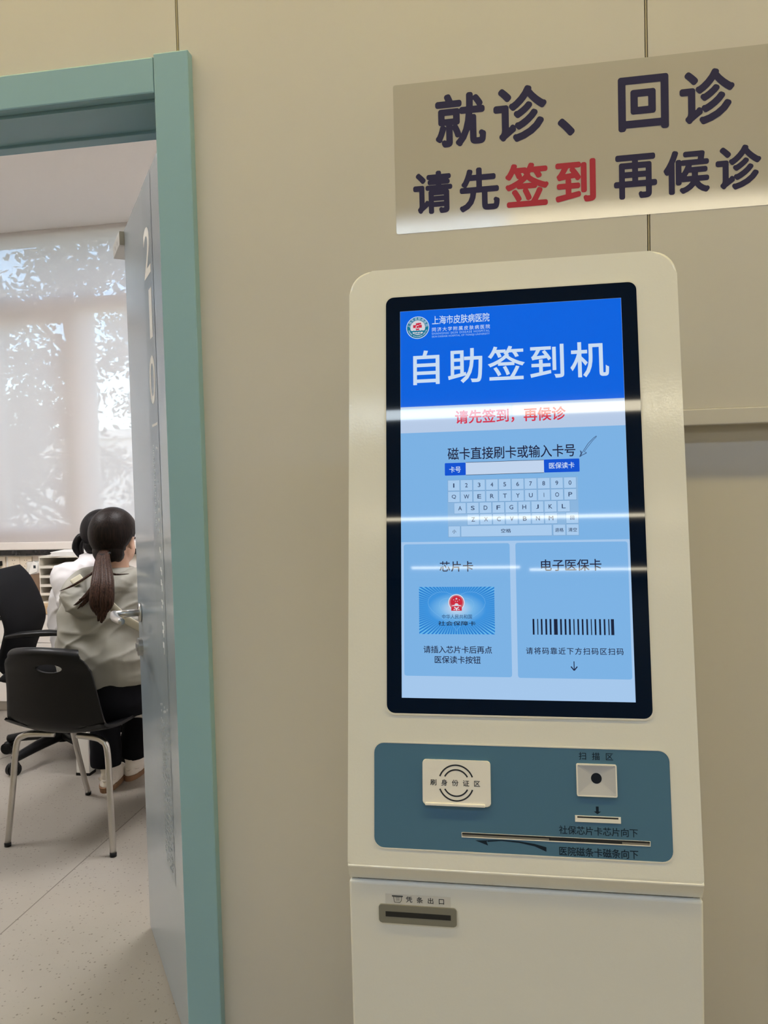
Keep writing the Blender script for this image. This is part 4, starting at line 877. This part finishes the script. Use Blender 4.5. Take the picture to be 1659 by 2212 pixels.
btube(bm, smoothpath([V(q)-PB for q in ((-1.655, 1.45, 0.995), (-1.685, 1.36, 0.975), (-1.665, 1.275, 0.925), (-1.62, 1.258, 0.885), (-1.555, 1.282, 0.91), (-1.495, 1.36, 0.965), (-1.485, 1.45, 0.985))], 5), [0.026, 0.036, 0.046, 0.052, 0.046, 0.036, 0.026], 14)   # hood lying on the back
me = fold(remeshed(bm, 0.0055, 9), 0.012, (5, 5, 8), 3.0, crease=0.013, keep=lambda c: 1.0 if c.z < 0.93 else 0.5)
link('jacket', me, M_jacket, pt, smooth=True)
# jacket hem band, strap with slider
tube('bag_strap', [V(q)-PB for q in ((-1.535, 1.235, 0.945), (-1.51, 1.225, 0.915), (-1.475, 1.225, 0.88), (-1.43, 1.235, 0.835), (-1.38, 1.275, 0.79))], 0.016, mat('beige_strap', (0.42, 0.39, 0.30), 0.6), pt, flat=0.22, upv=(0, -1, 0.3))
box('strap_slider', -0.016, 0.016, -0.006, 0.006, -0.022, 0.022, mat('ivory_slider', (0.62, 0.58, 0.44), 0.4), pt, bev=0.004).matrix_local = Matrix.Translation(V((-1.642, 1.262, 0.982))-PB) @ Matrix.Rotation(0.9, 4, 'Y') @ Matrix.Rotation(-0.7, 4, 'X')
# trousers
M_trouser = mat('black_trouser_cloth', (0.006, 0.006, 0.008), 0.85, spec=0.1)
bm = bmesh.new()
bloft(bm, [(V((-1.585, 1.36, 0.452))-PB, 0.175, 0.145), (V((-1.585, 1.355, 0.50))-PB, 0.185, 0.155), (V((-1.585, 1.35, 0.57))-PB, 0.175, 0.14), (V((-1.585, 1.345, 0.66))-PB, 0.15, 0.11)], 24)
for s in 'lr':
    btube(bm, smoothpath([PJ['hip_'+s], PJ['hip_'+s].lerp(PJ['knee_'+s], 0.6), PJ['knee_'+s], PJ['knee_'+s].lerp(PJ['ank_'+s], 0.5), PJ['ank_'+s]+V((0, 0, 0.005))], 5), [0.090, 0.080, 0.072, 0.066, 0.068], 16)
me = fold(remeshed(bm, 0.009, 4), 0.008, (6, 6, 10), 8.0); link('trousers', me, M_trouser, pt, smooth=True)
M_shoe = mat('white_sneaker', (0.74, 0.68, 0.60), 0.55); M_sole = mat('brown_sole', (0.24, 0.13, 0.07), 0.7)
def shoe(c, yaw):
    rz = Matrix.Rotation(yaw, 4, 'Z'); T = Matrix.Translation(V(c)-PB) @ rz; bm = bmesh.new()
    bloft(bm, [((0, 0.02, 0.022), 0.040, 0.125), ((0, 0.018, 0.05), 0.038, 0.118), ((0, 0.0, 0.075), 0.034, 0.085), ((0, -0.038, 0.10), 0.034, 0.052), ((0, -0.045, 0.125), 0.034, 0.045)], 24, power=2.4)
    me = remeshed(bm, 0.006, 3); me.transform(T); u = link('shoe', me, M_shoe, pt, smooth=True)
    bm = bmesh.new(); bloft(bm, [((0, 0.02, 0.0), 0.039, 0.126), ((0, 0.02, 0.024), 0.043, 0.131)], 28, power=2.4); me = todata(bm); me.transform(T); link('sole', me, M_sole, u)
    bm = bmesh.new(); btube(bm, [(-0.036, -0.06, 0.05), (0, -0.102, 0.052), (0.036, -0.06, 0.05)], 0.006, 8); me = todata(bm); me.transform(T); link('heel_patch', me, M_shoe, u, smooth=True)
shoe((-1.80, 1.735, 0.0), 0.18); shoe((-1.755, 1.875, 0.0), 0.10)
# hair: cap, ponytail locks, loose strands
M_hair = hair_material('dark_brown_hair', (0.005, 0.004, 0.004), (0.022, 0.013, 0.010)); M_tail = hair_material('brown_ponytail', (0.014, 0.007, 0.005), (0.070, 0.034, 0.022))
hc = hair_cap(PH, PYAW, pt, M_hair)
rg = random.Random(5); k0 = V((-1.567, 1.338, 1.072))-PB
for i in range(26):
    a, b = rg.uniform(-1, 1), rg.uniform(-0.5, 1)
    if i < 21:      # the hanging tail
        m1, m2, end = V((-1.512+0.030*a, 1.222-0.014*b, 0.985)), V((-1.500+0.034*a, 1.188-0.014*b, 0.905)), V((-1.508+0.026*a, 1.182+0.01*b, 0.822+0.05*abs(a)+0.03*rg.random()))
    else:           # thinner locks lying over the hood to the left
        m1, m2, end = V((-1.545, 1.225, 0.985)), V((-1.575+0.012*a, 1.205, 0.925+0.01*b)), V((-1.612+0.022*a, 1.200, 0.895+0.025*b))
    tube('ponytail_lock', [k0+V((0.006*a, 0.03, 0.014)), k0+V((0.012*a, -0.014, 0.0)), m1-PB, m2-PB, end-PB], [0.014, 0.015, 0.016, 0.015, 0.003] if i < 21 else [0.012, 0.010, 0.009, 0.008, 0.0015], M_tail, hc, seg=8, k=4, flat=0.7)
tube('hair_tie', [k0+V((-0.02, -0.004, 0.006)), k0+V((0, -0.026, 0.0)), k0+V((0.02, -0.004, 0.006)), k0+V((0, 0.02, 0.012)), k0+V((-0.02, -0.004, 0.006))], 0.006, M_black, hc, seg=8)
for e, m_ in (((-1.70, 1.235, 0.945), (-1.62, 1.215, 0.975)), ((-1.455, 1.31, 1.0), (-1.50, 1.27, 1.005))):
    tube('loose_strand', [k0+V((0, -0.01, -0.04)), V(m_)-PB, V(e)-PB], [0.006, 0.005, 0.0012], M_tail, hc, seg=6)

# ---- doctor in a white coat, in the office chair
DB = V((-2.12, 2.08, 0))
DJ = dict(pelvis=V((-2.12, 2.09, 0.555)), waist=V((-2.125, 2.085, 0.70)), chest=V((-2.095, 2.075, 0.86)), neck=V((-2.022, 2.07, 0.985)),
    sho_l=V((-2.085, 2.24, 0.91)), elb_l=V((-1.98, 2.29, 0.71)), wri_l=V((-1.80, 2.20, 0.775)), sho_r=V((-2.085, 1.905, 0.91)), elb_r=V((-2.02, 1.87, 0.77)), wri_r=V((-1.82, 1.98, 0.775)),
    hip_l=V((-2.17, 2.19, 0.545)), knee_l=V((-1.80, 2.20, 0.52)), ank_l=V((-1.82, 2.20, 0.10)), hip_r=V((-2.17, 2.0, 0.545)), knee_r=V((-1.80, 1.99, 0.52)), ank_r=V((-1.82, 1.99, 0.10)))
DJ = {k: v-DB for k, v in DJ.items()}; DH = V((-1.972, 2.065, 1.105))-DB; DYAW = math.radians(-84)
def swapxy(j): return j
dr_ = link('person', person_body(DJ, DYAW, DH, None), M_skin, None, smooth=True); dr_.location = DB
tag(dr_, 'person in a white coat with black tied-back hair, behind the patient', 'person'); face_parts(dr_, DH, DYAW, dr_)
M_coat = mat('white_coat_cloth', (0.60, 0.585, 0.595), 0.7, bump=(300, 0.08, 0.0006))
bm = bmesh.new()
bloft(bm, [(V(c)-DB, a, b) for c, a, b in (((-2.10, 2.09, 0.485), 0.125, 0.20), ((-2.11, 2.09, 0.56), 0.130, 0.205), ((-2.13, 2.085, 0.70), 0.130, 0.185), ((-2.115, 2.08, 0.82), 0.128, 0.19), ((-2.085, 2.075, 0.90), 0.112, 0.185), ((-2.07, 2.072, 0.955), 0.085, 0.135), ((-2.036, 2.07, 0.99), 0.066, 0.08), ((-2.026, 2.07, 1.015), 0.06, 0.065))], 30, power=2.3)
for s in 'lr':
    a, b, c = DJ['sho_'+s], DJ['elb_'+s], DJ['wri_'+s]
    btube(bm, smoothpath([a.lerp(DJ['neck'], 0.3)+V((0, 0, -0.03)), a, a.lerp(b, 0.5), b, c], 5), [0.068, 0.078, 0.068, 0.060, 0.045], 16)
    btube(bm, smoothpath([DJ['hip_'+s]+V((0, 0, 0.01)), DJ['hip_'+s].lerp(DJ['knee_'+s], 0.5)+V((0, 0, 0.01))], 5), [0.098, 0.09], 16)
link('white_coat', fold(remeshed(bm, 0.008, 6), 0.008, (6, 6, 8), 21.0, crease=0.009), M_coat, dr_, smooth=True)
bm = bmesh.new()
for s in 'lr': btube(bm, smoothpath([DJ['hip_'+s].lerp(DJ['knee_'+s], 0.2), DJ['knee_'+s], DJ['knee_'+s].lerp(DJ['ank_'+s], 0.5), DJ['ank_'+s]], 5), [0.082, 0.07, 0.062, 0.055], 14)
link('trousers', remeshed(bm, 0.009, 4), M_trouser, dr_, smooth=True)
for s in 'lr':
    a = DJ['ank_'+s]; bm = bmesh.new(); bloft(bm, [(V((a.x+0.05, a.y, 0.0)), 0.13, 0.042), (V((a.x+0.05, a.y, 0.035)), 0.128, 0.042), (V((a.x+0.02, a.y, 0.075)), 0.085, 0.036), (V((a.x-0.005, a.y, 0.115)), 0.045, 0.036)], 24, power=2.3); link('shoe', remeshed(bm, 0.007, 3), M_black, dr_, smooth=True)
M_hair2 = hair_material('black_hair', (0.004, 0.004, 0.005), (0.018, 0.015, 0.015))
h2 = hair_cap(DH, DYAW, dr_, M_hair2); k1 = V((-2.074, 2.065, 1.085))-DB
for i in range(9):
    a, b = rg.uniform(-1, 1), rg.uniform(-1, 1)
    tube('hair_lock', [k1+V((0.02, 0, 0.01)), k1+V((-0.03+0.01*a, 0.02*b, 0.012)), k1+V((-0.052+0.012*a, 0.03*b, -0.04)), k1+V((-0.03+0.012*a, 0.012*b, -0.10))], [0.014, 0.018, 0.018, 0.006], M_hair2, h2, seg=8)
tube('hair_tie', [k1+V((0.004, -0.018, 0)), k1+V((0.004, 0, -0.018)), k1+V((0.004, 0.018, 0)), k1+V((0.004, 0, 0.018)), k1+V((0.004, -0.018, 0))], 0.006, mat('pale_tie', (0.6, 0.6, 0.58), 0.4), h2, seg=8)
